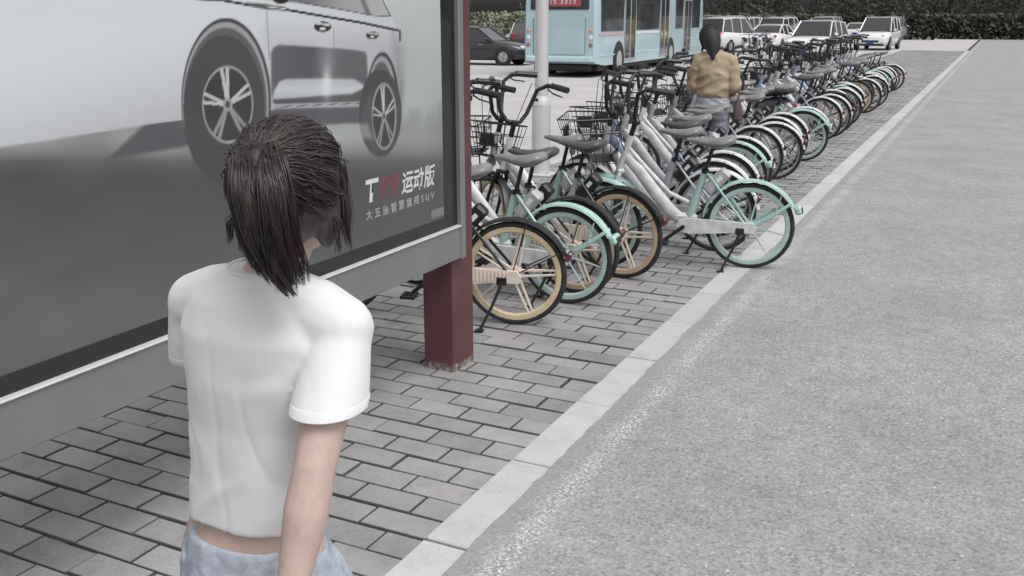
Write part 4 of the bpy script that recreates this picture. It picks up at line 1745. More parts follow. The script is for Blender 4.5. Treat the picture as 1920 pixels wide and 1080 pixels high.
def head(m, c, turn, tilt=0.0, s=1.0):
    """skull, jaw, nose, lips, brow, ears; c centre of the skull, turned about Z by turn (0 looks along +Y)"""
    M = Matrix.Translation(Vector(c)) @ Matrix.Rotation(turn, 4, 'Z') @ Matrix.Rotation(tilt, 4, 'X') @ Matrix.Scale(s, 4)
    h = MB()
    h.ball((0, -.008, .018), (.074, .094, .090), 20, 14)
    h.ball((0, .022, -.035), (.058, .068, .068), 16, 12)
    h.ball((0, .050, -.082), (.030, .032, .026), 12, 8)
    h.ball((0, .070, .018), (.050, .020, .022), 12, 8)
    h.ball((-.034, .056, -.030), (.024, .024, .024), 10, 8)
    h.ball((.034, .056, -.030), (.024, .024, .024), 10, 8)
    h.tube([(0, .082, .008), (0, .098, -.018), (0, .108, -.034)], [.008, .009, .011], 8)
    h.ball((0, .102, -.036), (.014, .012, .009), 10, 6)
    h.ball((0, .086, -.058), (.021, .010, .006), 10, 6)
    h.ball((0, .083, -.067), (.018, .010, .006), 10, 6)
    for sx in (-1, 1):
        h.ball((sx * .074, -.004, -.018), (.008, .018, .030), 10, 8)
    h.v = [tuple(M @ Vector(v)) for v in h.v]
    m.add(h.v, h.f)
    return M


def face_bits(M, body, s=1.0):
    EYE = mat('eye_white', (.70, .69, .67), rough=.2)
    IRIS = mat('eye_dark', (.02, .013, .010), rough=.1)
    LIP = mat('lips', (.42, .17, .15), rough=.4)
    for sx in (-1, 1):
        m = MB()
        m.ball((sx * .030, .071, -.004), (.0125, .0125, .0095), 12, 8)
        m.v = [tuple(M @ Vector(v)) for v in m.v]
        e = m.build('eye', EYE, body)
        m = MB()
        m.ball((sx * .030, .0795, -.004), (.0055, .0045, .0058), 10, 8)
        m.v = [tuple(M @ Vector(v)) for v in m.v]
        m.build('iris', IRIS, e)
    m = MB()
    m.ball((0, .0885, -.059), (.020, .0085, .0050), 12, 6)
    m.ball((0, .0860, -.066), (.017, .0085, .0052), 12, 6)
    m.v = [tuple(M @ Vector(v)) for v in m.v]
    m.build('lips', LIP, body)


def wrinkle(o, amp, sc, seed=0, zmin=-9, zmax=9, stretch=(1, 1, 1)):
    for v in o.data.vertices:
        if zmin < v.co.z < zmax:
            p = Vector((v.co.x * stretch[0], v.co.y * stretch[1], v.co.z * stretch[2])) * sc + Vector((seed, seed * 2.3, 0))
            k = noise.noise(p)
            k = 1 - 2 * abs(k)          # ridged: reads as folds
            v.co += v.normal * amp * (k - .5)


def shoe(m, ankle, d, L=.235):
    d = Vector((d[0], d[1], 0)).normalized()
    s = Vector((-d.y, d.x, 0))
    a = Vector((ankle[0], ankle[1], ankle[2]))
    rings = []
    for t, wd, h in ((-.30, .026, .055), (-.22, .036, .078), (0, .038, .080), (.22, .040, .062), (.48, .045, .045), (.64, .036, .036), (.72, .018, .024)):
        c = a + d * (t * L) + Vector((0, 0, -.075))
        rings.append([c + s * (cos(2 * pi * k / 14) * wd) + Vector((0, 0, max(0, sin(2 * pi * k / 14)) * h + .0)) for k in range(14)])
    m.loft(rings)


def strands(m, roots, n_seg=8, rad=.0013, sides=3):
    for pts, r in roots:
        k = len(pts)
        m.tube(pts, [r * (1.0 - .75 * (i / (k - 1)) ** 2) for i in range(k)], sides, cap=False)


def near_woman():
    t = thing('person', 'young woman from behind in white cropped tee, dark brown hair, walking past the billboard', 'person', (-1.125, 1.295, 0))
    rnd = random.Random(21)
    V = Vector
    SR, ER, WR = V((.163, -.005, 1.288)), V((.178, -.125, 1.070)), V((.170, -.205, .845))
    SL, EL, WL = V((-.185, .01, 1.285)), V((-.235, .07, 1.06)), V((-.185, .25, .945))
    body = MB()
    # torso
    body.loft([ring(-.075, 0, .74, .128, .105), ring(-.068, -.005, .82, .126, .112), ring(-.045, -.002, .90, .122, .100), ring(-.038, 0, .98, .108, .085), ring(-.022, .002, 1.08, .122, .090),
               ring(-.014, .002, 1.18, .138, .100), ring(-.010, -.004, 1.26, .150, .092), ring(-.008, -.010, 1.315, .125, .072), ring(-.002, -.012, 1.345, .075, .055)])
    limb(body, [V((0, -.015, 1.31)), V((.024, .0, 1.38)), V((.050, .010, 1.45))], [.062, .050, .050])
    for S, E_, W_ in ((SR, ER, WR), (SL, EL, WL)):
        sgn = 1 if S.x > 0 else -1
        limb(body, [V((sgn * .06, -.01, 1.31)), S.lerp(V((sgn * .06, -.01, 1.31)), .25) + V((0, 0, -.010)), S + V((-sgn * .006, 0, -.012))], [.044, .043, .041])
        mid = S.lerp(E_, .5)
        limb(body, [S + V((-sgn * .006, 0, -.012)), mid, E_], [.042, .042, .037])
        f1 = E_.lerp(W_, .3)
        limb(body, [E_, f1, E_.lerp(W_, .7), W_], [.037, .039, .030, .0235])
    hand(body, WR + V((0, -.004, -.012)), (.0, -.18, -1), (-1, .1, 0), -1, curl=.45, s=.92)
    hand(body, WL + V((.002, .01, -.006)), (.15, .55, -.75), (1, 0, .1), 1, curl=.45, s=.92)
    # legs in mid stride
    HR, HL = V((-.010, .0, .80)), V((-.150, -.0, .80))
    KR, KL = V((.030, .150, .455)), V((-.135, -.06, .445))
    AR, AL = V((.055, .275, .090)), V((-.125, -.335, .135))
    for H_, K_, A_ in ((HR, KR, AR), (HL, KL, AL)):
        limb(body, [H_, H_.lerp(K_, .5), K_], [.085, .068, .050])
        limb(body, [K_, K_.lerp(A_, .35), K_.lerp(A_, .8), A_], [.050, .050, .032, .030])
    HC = V((.060, .012, 1.508))
    M = head(body, HC, R(8), R(-4), 1.0)
    b = body.build('body', SKIN, t)
    voxel(b, .0048, smooth=4, factor=.5)
    face_bits(M, b)
    # ---- shorts, pale patterned denim
    DEN = mat('pale_denim', (.42, .46, .54), rough=.85, var=.30, vscale=26, bump=.3, bscale=500)
    m = MB()
    m.loft([ring(-.064, -.003, .850, .133, .115), ring(-.075, -.005, .79, .134, .119), ring(-.080, -.004, .72, .138, .120), ring(-.080, 0, .70, .13, .11)])
    for H_, K_ in ((HR, KR), (HL, KL)):
        limb(m, [H_ + V((0, 0, -.03)), H_.lerp(K_, .30), H_.lerp(K_, .50)], [.095, .092, .088])
    s_ = m.build('shorts', DEN, t)
    voxel(s_, .007, smooth=4)
    wrinkle(s_, .005, 22, 3, zmax=.80)
    # ---- tee
    TEE = mat('white_cotton', (.62, .62, .635), rough=.9, bump=.05, bscale=900, sheen=.2)
    m = MB()
    m.loft([ring(-.056, -.004, .888, .138, .118, 40), ring(-.052, -.004, .92, .136, .116, 40), ring(-.044, -.002, 1.0, .132, .112, 40), ring(-.034, 0, 1.09, .138, .112, 40),
            ring(-.016, -.002, 1.18, .156, .116, 40), ring(-.010, -.008, 1.26, .166, .108, 40), ring(-.008, -.012, 1.315, .140, .085, 40), ring(-.004, -.012, 1.350, .088, .066, 40), ring(.0, -.010, 1.372, .070, .058, 40)])
    for S, E_ in ((SR, ER), (SL, EL)):
        sgn = 1 if S.x > 0 else -1
        d = (E_ - S)
        limb(m, [V((sgn * .05, -.01, 1.315)), S.lerp(V((sgn * .05, -.01, 1.315)), .45) + V((0, 0, .002)), S + V((-sgn * .002, 0, -.006))], [.062, .060, .058])
        rs = []
        for k, (tt, r1, r2) in enumerate(((-.02, .046, .050), (.15, .053, .058), (.30, .058, .065), (.45, .062, .070), (.58, .064, .073))):
            c = S + d * tt + V((sgn * .002, .008 * tt, 0))
            rs.append(ring(c.x, c.y, c.z - (.0 if tt < .9 else 0), r1, r2, 32, 2.1))
        m.loft(rs)
    tee = m.build('tee_shirt', TEE, t)
    voxel(tee, .0065, smooth=5, factor=.5)
    # hang of the cloth: broad folds falling from shoulder and armpit, finer ones near the hem
    for v in tee.data.vertices:
        c = v.co
        k1 = noise.noise(V((c.x * 7, c.y * 7, c.z * 2.2 + 3)))
        k2 = noise.noise(V((c.x * 16 + c.z * 9, c.y * 16, c.z * 7 + 11)))
        k3 = 1 - 2 * abs(noise.noise(V((c.x * 9 - c.z * 8, c.y * 9, c.z * 6 + 5))))
        k4 = max(0, 1 - 7 * abs(noise.noise(V((c.x * 9 + c.z * 5, c.y * 9, c.z * 3.5 - c.x * 5 + 21)))))
        fade = min(1, max(.25, (1.34 - c.z) * 5))
        rim = 1 - .7 * min(1, max(0, (abs(c.x + .02) - .115) / .02)) * min(1, max(0, (1.27 - c.z) / .10))
        v.co += v.normal * (k1 * .012 + k2 * .0022 + (k3 - .5) * .004 - k4 * .0022) * fade * rim
    # stitched hems of the sleeves, standing a touch proud
    for S, E_ in ((SR, ER), (SL, EL)):
        sgn = 1 if S.x > 0 else -1
        d = (E_ - S)
        m = MB()
        rs = []
        for tt, g_ in ((.515, .0000), (.52, .0018), (.585, .0022), (.59, .0000)):
            c = S + d * tt + V((sgn * .002, .008 * tt, 0))
            rs.append(ring(c.x, c.y, c.z, .0622 + g_ * .4, .0712 + g_ * .4, 32, 2.1))
        m.loft(rs, cap=True)
        m.build('sleeve_hem', TEE, tee)
    # collar and hem bands
    m = MB()
    cr = ring(.001, -.010, 1.374, .068, .057, 28, 2.0)
    m.tube([p + V((0, 0, .012 * (-p.y / .06) * -.3)) for p in cr + [cr[0]]], .0048, 6)
    m.build('collar', TEE, tee)
    # ---- hair
    HAIRM = bpy.data.materials.new('dark_brown_hair')
    HAIRM.use_nodes = True
    nt = HAIRM.node_tree
    bs = nt.nodes['Principled BSDF']
    tc = N(nt, 'ShaderNodeTexCoord')
    mp = N(nt, 'ShaderNodeMapping')
    mp.inputs['Scale'].default_value = (70, 70, 7)
    nn = N(nt, 'ShaderNodeTexNoise', Scale=1.0, Detail=3.0)
    nt.links.new(tc.outputs['Object'], mp.inputs[0])
    nt.links.new(mp.outputs[0], nn.inputs['Vector'])
    cc = ramp(nt, nn.outputs['Fac'], [(.3, (.026, .020, .020)), (.55, (.050, .039, .038)), (.78, (.098, .078, .073))])
    nt.links.new(cc, bs.inputs['Base Color'])
    bs.inputs['Roughness'].default_value = .42
    bs.inputs['Anisotropic'].default_value = .5
    base = MB()
    Mi = M
    hm = MB()
    hm.ball((0, -.020, .026), (.088, .103, .096), 24, 16)
    hm.ball((0, -.048, -.016), (.082, .070, .074), 20, 14)
    hm.ball((.0, -.048, -.050), (.058, .040, .046), 18, 12)
    for sx in (-1, 1):
        hm.ball((sx * .070, -.012, -.030), (.020, .036, .062), 12, 10)
    hm.v = [tuple(Mi @ V(v)) for v in hm.v]
    tie = V((.004, -.122, .062))
    T0 = Mi @ tie
    Rz = Matrix.Rotation(R(44), 3, 'Z')
    axis = [T0 + Rz @ V(q) for q in ((0, 0, 0), (.0, -.040, .018), (.0, -.068, -.016), (.004, -.070, -.066), (.012, -.054, -.112), (.026, -.040, -.158), (.040, -.046, -.200))]
    wid = [.020, .038, .047, .046, .040, .031, .012]
    hm.tube([Mi @ V((-.002, -.085, .030))] + axis[1:], [.012, .010, .018, .028, .026, .019, .008], 16)
    hair = hm.build('hair', HAIRM, t)
    voxel(hair, .005, smooth=6)
    # open the face: push the volume back behind the hairline
    Minv = Mi.inverted()
    for v in hair.data.vertices:
        q = Minv @ v.co
        if q.y > .030 and q.z < .055:
            q.y = .030 + (q.y - .030) * .15
            q.x *= .90
        v.co = Mi @ q
    # strands
    ms = MB()
    allr = []
    C0 = V((0, -.020, .026))

    def outside(q, ax=(.090, .106, .099), c=C0):
        d = q - c
        e = math.sqrt((d.x / ax[0]) ** 2 + (d.y / ax[1]) ** 2 + (d.z / ax[2]) ** 2)
        return c + d / e if e < 1 else q

    for cl in range(470):
        a = rnd.uniform(0, 2 * pi)
        ph = math.acos(rnd.uniform(-.80, 1))
        p = V((sin(ph) * cos(a) * .088, -.020 + sin(ph) * sin(a) * .103, .026 + cos(ph) * .096))
        if (p.y > .045 and p.z < .045) or (p.z < -.005 and p.y > -.01):
            continue
        nrm = V((p.x / .088 ** 2, (p.y + .02) / .103 ** 2, (p.z - .026) / .096 ** 2)).normalized()
        guide = [p]
        up_ = p.y < .0 or (p.z > .05 and rnd.random() < .85)
        if p.z < 0 and rnd.random() < .12:
            up_ = False
        if up_:
            for k in range(1, 8):
                u = k / 7
                q = p.lerp(tie, u) + nrm * .006 * sin(pi * u) + V((rnd.uniform(-1, 1), 0, rnd.uniform(-1, 1))) * .003
                guide.append(outside(q, (.091, .108, .100)))
        else:
            # the hair at the sides is shorter than at the nape
            L = (.105 if p.z > 0 else .06) + rnd.uniform(-.03, .03)
            q = p.copy()
            dirv = (nrm * .6 + V((0, -.25, -1))).normalized()
            sw = V((rnd.uniform(-.25, .25), rnd.uniform(-.35, .10), 0))
            w0 = rnd.uniform(0, 6)
            for k in range(1, 9):
                dirv = (dirv + V((.08 * sin(w0 + k * .8), .06 * cos(w0 + k * .7), -.50)) + sw * .10 * k / 4).normalized()
                q = outside(q + dirv * L / 8, (.090, .100, .125), V((0, -.030, -.015)))
                guide.append(q.copy())
        n_in = rnd.randint(16, 24)
        for j in range(n_in):
            off = V((rnd.gauss(0, 1), rnd.gauss(0, 1), rnd.gauss(0, 1))) * .0048
            ln = rnd.uniform(.75, 1.0) if not up_ else 1.0
            fr = V((rnd.uniform(-1, 1), rnd.uniform(-1, 1), rnd.uniform(-.6, .6))) * .004
            pts = []
            kk = len(guide) - 1
            for k in range(len(guide)):
                u = k / kk * kk * ln
                i0 = min(kk - 1, int(u))
                g_ = guide[i0].lerp(guide[i0 + 1], u - i0)
                sh = (1 - .75 * k / kk)
                pts.append(g_ + off * sh + fr * (k / kk) ** 2 * (0 if up_ else 1))
            allr.append(([Mi @ q for q in pts], rnd.uniform(.0007, .0014)))
    # locks of the loose tail that swings out from the tie
    for lk_ in range(120):
        a, rr0 = rnd.uniform(0, 2 * pi), (rnd.uniform(.84, 1.04) if lk_ % 3 else rnd.uniform(.2, .9))
        ln = rnd.uniform(.80, 1.04)
        tw = rnd.uniform(-.35, .55)
        w0 = rnd.uniform(0, 6)
        flick = V((rnd.uniform(-.016, .020), rnd.uniform(-.020, .010), rnd.uniform(-.012, .012)))
        for j in range(rnd.randint(20, 32)):
            l2 = ln * rnd.uniform(.86, 1.0)
            off = V((rnd.gauss(0, 1), rnd.gauss(0, 1), rnd.gauss(0, 1))) * .0035
            pts = []
            for k in range(10):
                u = k / 9 * 6 * min(1, l2)
                i0 = min(5, int(u))
                f = u - i0
                c = axis[i0].lerp(axis[i0 + 1], f)
                wd = wid[i0] * (1 - f) + wid[i0 + 1] * f
                aa = a + tw * k / 9
                wob = .0025 * sin(k * .7 + w0)
                pts.append(c + V((cos(aa) * rr0 * wd + wob, sin(aa) * rr0 * wd * .75, sin(aa) * rr0 * wd * .35)) + off * (.5 + .5 * sin(pi * k / 9)) + flick * (k / 9) ** 3)
            allr.append((pts, rnd.uniform(.0007, .0014)))
    # flyaway wisps
    for i in range(40):
        p = T0 + V((rnd.uniform(-.09, .07), rnd.uniform(-.02, .10), rnd.uniform(-.05, .06)))
        q = p + V((rnd.uniform(-.05, .05), rnd.uniform(-.07, 0), rnd.uniform(-.07, .01)))
        allr.append(([p, p.lerp(q, .5) + V((0, 0, .012)), q], .0007))
    strands(ms, allr)
    ms.build('loose_strands', HAIRM, hair, smooth=True, angle=180, fixn=False)
    m = MB()
    m.lathe([(.013 + .006 * cos(a), .006 * sin(a)) for a in [2 * pi * k / 6 for k in range(6)]], T0 + V((0, -.006, .0)), 'Y', 14, closed=True)
    m.build('hair_tie', BLK, hair)
    m = MB()
    for A_, d in ((AR, (0, 1)), (AL, (0, 1))):
        pass
    for A_ in (AR, AL):
        m = MB()
        shoe(m, A_ + V((0, 0, 0.0 if A_ is AR else -.012)), (0.03, 1))
        sh = m.build('shoe', mat('white_trainer', (.62, .62, .62), rough=.6, var=.1), t)
    return t


near_woman()


def far_woman():
    V = Vector
    t = thing('person', 'woman with black hair in a tan jacket and blue jeans standing among the bicycles', 'person', (-2.62, 10.05, 0), R(12))
    m = MB()
    m.loft([ring(0, 0, .86, .160, .115), ring(0, 0, .98, .150, .11), ring(0, .01, 1.12, .14, .105), ring(0, .015, 1.28, .165, .11), ring(0, .01, 1.38, .14, .085), ring(0, 0, 1.43, .06, .055)])
    limb(m, [V((0, .0, 1.40)), V((-.06, .03, 1.52))], [.055, .050])
    arms = []
    for s in (-1, 1):
        S, E_, W_ = V((s * .160, 0, 1.37)), V((s * .205, .02, 1.14)), V((s * .16, .22, 1.09))
        if s == 1:
            E_, W_ = V((.200, -.01, 1.14)), V((.185, .17, 1.02))
        arms.append((S, E_, W_))
        limb(m, [S, S.lerp(E_, .5), E_], [.055, .046, .040])
        limb(m, [E_, E_.lerp(W_, .4), W_], [.040, .038, .025])
        hand(m, W_, (-s * .3, 1, -.3), (0, 0, -1), s, curl=.6, s=.95)
    for s in (-1, 1):
        limb(m, [V((s * .085, 0, .88)), V((s * .09, .02, .68)), V((s * .085, .01, .48))], [.095, .082, .056])
        limb(m, [V((s * .085, .01, .48)), V((s * .085, -.01, .34)), V((s * .085, -.02, .10))], [.056, .054, .034])
    M = head(m, (-.085, .05, 1.595), R(34), R(-16), 1.04)
    b = m.build('body', SKIN, t)
    voxel(b, .007, smooth=3)
    face_bits(M, b)
    # jeans
    J = mat('faded_jeans', (.31, .325, .385), rough=.85, var=.22, vscale=9, bump=.3, bscale=300)
    m = MB()
    m.loft([ring(0, 0, 1.03, .158, .122), ring(0, -.005, .93, .185, .148), ring(0, -.01, .84, .192, .150), ring(0, 0, .78, .17, .125)])
    for s in (-1, 1):
        limb(m, [V((s * .088, -.004, .84)), V((s * .095, .015, .66)), V((s * .090, .01, .46)), V((s * .088, -.01, .28)), V((s * .086, -.02, .10))], [.104, .094, .080, .078, .076])
    j = m.build('jeans', J, t)
    voxel(j, .010, smooth=3)
    wrinkle(j, .012, 9, 2, stretch=(1, 1, 2))
    # jacket with wide gathered sleeves
    T_ = mat('tan_jacket_cloth', (.335, .265, .175), rough=.8, var=.10, vscale=7, bump=.2, bscale=120)
    m = MB()
    m.loft([ring(0, 0, 1.000, .155, .130, 32), ring(0, 0, 1.035, .168, .150, 32), ring(0, -.005, 1.12, .168, .150, 32), ring(0, 0, 1.25, .172, .142, 32), ring(0, 0, 1.36, .172, .120, 32), ring(0, -.005, 1.415, .135, .100, 32),
            ring(0, -.005, 1.455, .078, .072, 32)])
    for (S, E_, W_) in arms:
        s = 1 if S.x > 0 else -1
        limb(m, [V((s * .10, 0, 1.37)), S + V((s * .0, 0, -.01)), S.lerp(E_, .5) + V((s * .0, 0, 0)), E_ + V((0, -.005, -.02)), E_.lerp(W_, .45), E_.lerp(W_, .82)],
             [.080, .078, .082, .084, .070, .046])
    ja = m.build('jacket', T_, t)
    voxel(ja, .010, smooth=4)
    wrinkle(ja, .022, 7, 9, stretch=(1, 1, 1.3))
    m = MB()
    m.loft([ring(0, 0, .995, .166, .131, 32), ring(0, 0, 1.03, .171, .136, 32)], cap=False)
    m.build('waist_rib', T_, ja)
    # hair
    HB_ = mat('black_hair', (.016, .014, .015), rough=.7, var=.5, vscale=60)
    m = MB()
    hm = MB()
    hm.ball((0, -.022, .024), (.090, .108, .100), 20, 14)
    hm.ball((0, -.060, -.03), (.086, .075, .085), 16, 12)
    hm.tube([(0, -.045, .02), (-.002, -.066, -.05), (-.006, -.080, -.11), (-.012, -.088, -.17), (-.030, -.098, -.25)], [.090, .092, .078, .054, .018], 16)
    hm.v = [tuple(M @ V(v)) for v in hm.v]
    h = hm.build('hair', HB_, t)
    voxel(h, .008, smooth=4)
    rnd = random.Random(4)
    rs = []
    for i in range(1500):
        a = rnd.uniform(0, 2 * pi)
        ph = math.acos(rnd.uniform(-.2, 1))
        p = V((sin(ph) * cos(a) * .090, -.022 + sin(ph) * sin(a) * .108, .024 + cos(ph) * .10))
        if p.y > .04 and p.z < .05:
            continue
        e = V((rnd.uniform(-.04, .03), -.095 + rnd.uniform(-.03, .02), -.16 - rnd.random() * .09))
        pts = []
        for k in range(6):
            u = k / 5
            q = p.lerp(e, u)
            d = q - V((0, -.02, 0))
            ee = math.sqrt((d.x / .092) ** 2 + (d.y / .11) ** 2 + (d.z / .13) ** 2)
            if ee < 1:
                q = V((0, -.02, 0)) + d / ee
            pts.append(M @ q)
        rs.append((pts, .0013))
    m = MB()
    strands(m, rs)
    m.build('loose_strands', HB_, h, fixn=False)
    for s in (-1, 1):
        m = MB()
        shoe(m, (s * .086, -.03, .09), (0, 1))
        m.build('shoe', mat('dark_shoe', (.03, .03, .03), rough=.6), t)
    # bag that hangs from the right hand side
    bt = thing('handbag', 'brown handbag hanging at the right side of the woman in the tan jacket', 'handbag', (-2.62 + .255, 10.05 + .05, .76), R(12))
    BG = mat('brown_leather', (.075, .048, .045), rough=.5, var=.3, vscale=20)
    m = MB()
    m.loft([ring(0, 0, .0, .040, .125, 20, 4), ring(0, 0, .03, .050, .14, 20, 4), ring(0, 0, .13, .042, .125, 20, 4), ring(0, 0, .22, .018, .10, 20, 4)])
    m.build('bag_body', BG, bt)
    m = MB()
    m.tube([(0, -.09, .20), (0, -.06, .36), (.0, .02, .44), (0, .07, .36), (0, .09, .20)], .008, 6)
    m.build('handle', BG, bt)


far_woman()


def far_person(x, y, az, label):
    V = Vector
    t = thing('person', label, 'person', (x, y, -.07), R(-az))
    m = MB()
    m.loft([ring(0, 0, .86, .15, .11, 16), ring(0, 0, 1.1, .14, .10, 16), ring(0, 0, 1.36, .18, .11, 16), ring(0, 0, 1.46, .06, .055, 16)])
    limb(m, [V((0, 0, 1.42)), V((0, .01, 1.54))], [.055, .05])
    head(m, (0, .02, 1.62), 0, 0, 1)
    for s in (-1, 1):
        limb(m, [V((s * .19, 0, 1.38)), V((s * .23, -s * .06, 1.12)), V((s * .22, s * .06, .88))], [.052, .042, .026], 8)
        hand(m, V((s * .22, s * .06, .87)), (0, .1, -1), (-s, 0, 0), s, s=1)
        limb(m, [V((s * .085, 0, .88)), V((s * .09, s * .12, .48)), V((s * .09, s * .10, .08))], [.09, .058, .036], 8)
    b = m.build('body', SKIN, t)
    voxel(b, .014, smooth=2)
    m = MB()
    m.loft([ring(0, 0, .84, .175, .14, 20), ring(0, 0, 1.1, .165, .13, 20), ring(0, 0, 1.38, .205, .13, 20), ring(0, 0, 1.47, .08, .07, 20)])
    for s in (-1, 1):
        limb(m, [V((s * .19, 0, 1.38)), V((s * .23, -s * .06, 1.12)), V((s * .225, s * .03, .93))], [.068, .058, .046], 8)
    voxel(m.build('coat', mat('dark_coat', (.028, .028, .034), rough=.8), t), .016, smooth=2)
    m = MB()
    for s in (-1, 1):
        limb(m, [V((s * .085, 0, .90)), V((s * .09, s * .12, .48)), V((s * .09, s * .10, .08))], [.105, .074, .058], 8)
    voxel(m.build('trousers', mat('dark_trousers', (.04, .042, .055), rough=.85), t), .016, smooth=2)
    m = MB()
    m.ball((0, .0, 1.645), (.092, .105, .10), 14, 10)
    m.build('hair', mat('black_hair', (.016, .014, .015)), t)
    for s in (-1, 1):
        m = MB()
        shoe(m, (s * .09, s * .09, .085), (0, 1))
        m.build('shoe', mat('dark_shoe', (.03, .03, .03)), t)


x, y = gp(1464, 84)
far_person(x, y, 10, 'pedestrian in dark clothes walking on the road far behind the bicycles')

# ================================================================ MOPEDS
def make_moped(pm, seatm):
    V = Vector
    t = thing('moped', 'x', 'moped')
    for nm, cx in (('rear_wheel', 0), ('front_wheel', 1.24)):
        m = MB()
        m.lathe([(.20 + .045 * cos(a), .045 * sin(a)) for a in [2 * pi * k / 8 for k in range(8)]], (cx, 0, .245), 'Y', 22, closed=True)
        wh = m.build(nm, TYRE2, t)
        m = MB()
        m.lathe([(0, -.03), (.05, -.03), (.16, -.012), (.17, -.02), (.17, .02), (.16, .012), (.05, .03), (0, .03)], (cx, 0, .245), 'Y', 16)
        m.build('rim', ALLOY, wh)
    m = MB()
    secs = [(-.28, .62, .05, .06), (-.12, .60, .12, .12), (.10, .54, .15, .17), (.38, .46, .15, .16), (.52, .34, .14, .08), (.75, .28, .13, .05), (.92, .34, .13, .09)]
    m.loft([[V((x, cos(2 * pi * k / 12) * w_, z + sin(2 * pi * k / 12) * h)) for k in range(12)] for x, z, w_, h in secs])
    m.loft([[V((x, cos(2 * pi * k / 12) * w_, z + sin(2 * pi * k / 12) * h)) for k in range(12)] for x, z, w_, h in ((.90, .30, .13, .06), (.96, .50, .17, .12), (.93, .72, .15, .10), (.86, .90, .10, .07))])
    voxel(m.build('body', pm, t), .018, smooth=3)
    m = MB()
    m.loft([[V((x, cos(2 * pi * k / 12) * w_, z + sin(2 * pi * k / 12) * h)) for k in range(12)] for x, z, w_, h in ((-.26, .80, .07, .03), (-.1, .79, .13, .06), (.15, .76, .14, .06), (.40, .74, .12, .06), (.50, .70, .07, .05))])
    m.build('seat', seatm, t, angle=60)
    m = MB()
    m.tube([(1.24, .07, .245), (1.10, .07, .50), (.98, 0, .66), (.88, 0, .98)], [.02, .022, .024, .022], 8)
    m.tube([(1.24, -.07, .245), (1.10, -.07, .50), (.98, 0, .66)], [.02, .022, .024], 8)
    m.tube([(.80, .34, .98), (.86, .18, 1.02), (.88, 0, 1.0), (.86, -.18, 1.02), (.80, -.34, .98)], .016, 8)
    m.build('handlebar', BLKM, t)
    for s in (-1, 1):
        m = MB()
        m.tube([(.84, s * .24, 1.01), (.86, s * .30, 1.14), (.84, s * .33, 1.20)], .006, 6)
        m.ball((.84, s * .34, 1.23), (.015, .05, .035), 10, 6)
        m.build('mirror', BLKM, t)
    m = MB()
    m.ball((1.00, 0, .86), (.05, .08, .06), 12, 8)
    m.build('headlight', LAMPW, t)
    m = MB()
    m.box((-.33, 0, .62), (.05, .14, .06), bev=.02)
    m.build('tail_light', LAMPR, t)
    m = MB()
    arc_sheet(m, 1.24, .27, R(150), R(40), .055)
    m.v = [(v[0], v[1], v[2] - .055) for v in m.v]
    m.build('mudguard', pm, t)
    m = MB()
    m.tube([(.25, .10, .30), (.28, .22, .02)], .012, 6)
    m.build('stand', BLKM, t)
    return t


def put_moped(o, x, y, az, label):
    o.location = (x, y, 0.0 if x > PAVE_L else -.075)
    o.rotation_euler = (0, 0, az_rot(az))
    tag(o, label, 'moped', 'mopeds beyond the bicycles')


mp1 = make_moped(mat('moped_black', (.02, .02, .022), rough=.3, coat=.5), mat('moped_seat_black', (.018, .018, .018), rough=.5))
put_moped(mp1, -2.75, 14.15, -52, 'black moped with a long seat standing in the bicycle row past the woman in tan')
mp2 = make_moped(mat('moped_silver', (.40, .40, .42), rough=.3, coat=.5), mat('moped_seat_black', (.018, .018, .018), rough=.5))
put_moped(mp2, -4.2, 17.2, -60, 'silver moped parked behind the far bicycles on the paved strip')
for k, (px_, py_, az) in enumerate(((1394, 98, 150), (1412, 96, 120), (1424, 103, 170), (1440, 100, 200), (1452, 90, 160))):
    x, y = gp(px_, py_)
    o = copy_tree(mp1 if k % 2 else mp2)
    put_moped(o, x, y, az, ['silver moped nearest the large white car in the far cluster', 'black moped second in the far cluster beside the white car',
                            'silver moped in the middle of the far cluster on the road', 'black moped at the right of the far cluster on the road',
                            'silver moped standing apart at the right end of the far cluster'][k])

# ================================================================ VEGETATION
def leaf_mat(name, a, b):
    m = bpy.data.materials.new(name)
    m.use_nodes = True
    nt = m.node_tree
    bs = nt.nodes['Principled BSDF']
    tc = N(nt, 'ShaderNodeTexCoord')
    n = N(nt, 'ShaderNodeTexNoise', Scale=.9, Detail=5.0)
    nt.links.new(tc.outputs['Object'], n.inputs['Vector'])
    nt.links.new(ramp(nt, n.outputs['Fac'], [(.35, a), (.65, b)]), bs.inputs['Base Color'])
    bs.inputs['Roughness'].default_value = .6
    return m


LEAFD = leaf_mat('dark_leaves', (.022, .030, .018), (.050, .062, .036))
LEAFL = leaf_mat('hedge_leaves', (.055, .070, .035), (.17, .19, .12))
BARK = mat('bark', (.07, .06, .05), rough=.95, var=.3, vscale=6, bump=.6, bscale=20)


def leaf_faces(m, rnd, c, r, n, size):
    """leaf clumps: small quads scattered through an uneven ellipsoid"""
    for i in range(n):
        while True:
            d = Vector((rnd.uniform(-1, 1), rnd.uniform(-1, 1), rnd.uniform(-1, 1)))
            if d.length <= 1:
                break
        k = d.length ** .35 / max(d.length, .01) if d.length > 0 else 1
        d = d * k * rnd.uniform(.55, 1.08)
        p = Vector((c[0] + d.x * r[0], c[1] + d.y * r[1], c[2] + d.z * r[2]))
        u = Vector((rnd.uniform(-1, 1), rnd.uniform(-1, 1), rnd.uniform(-1, 1))).normalized()
        v = u.orthogonal().normalized()
        s = size * rnd.uniform(.6, 1.3)
        o = len(m.v)
        m.v += [tuple(p - u * s * .6), tuple(p - v * s * .34), tuple(p + u * s * .6), tuple(p + v * s * .34)]
        m.f.append((o, o + 1, o + 2, o + 3))
        m.m.append(0)


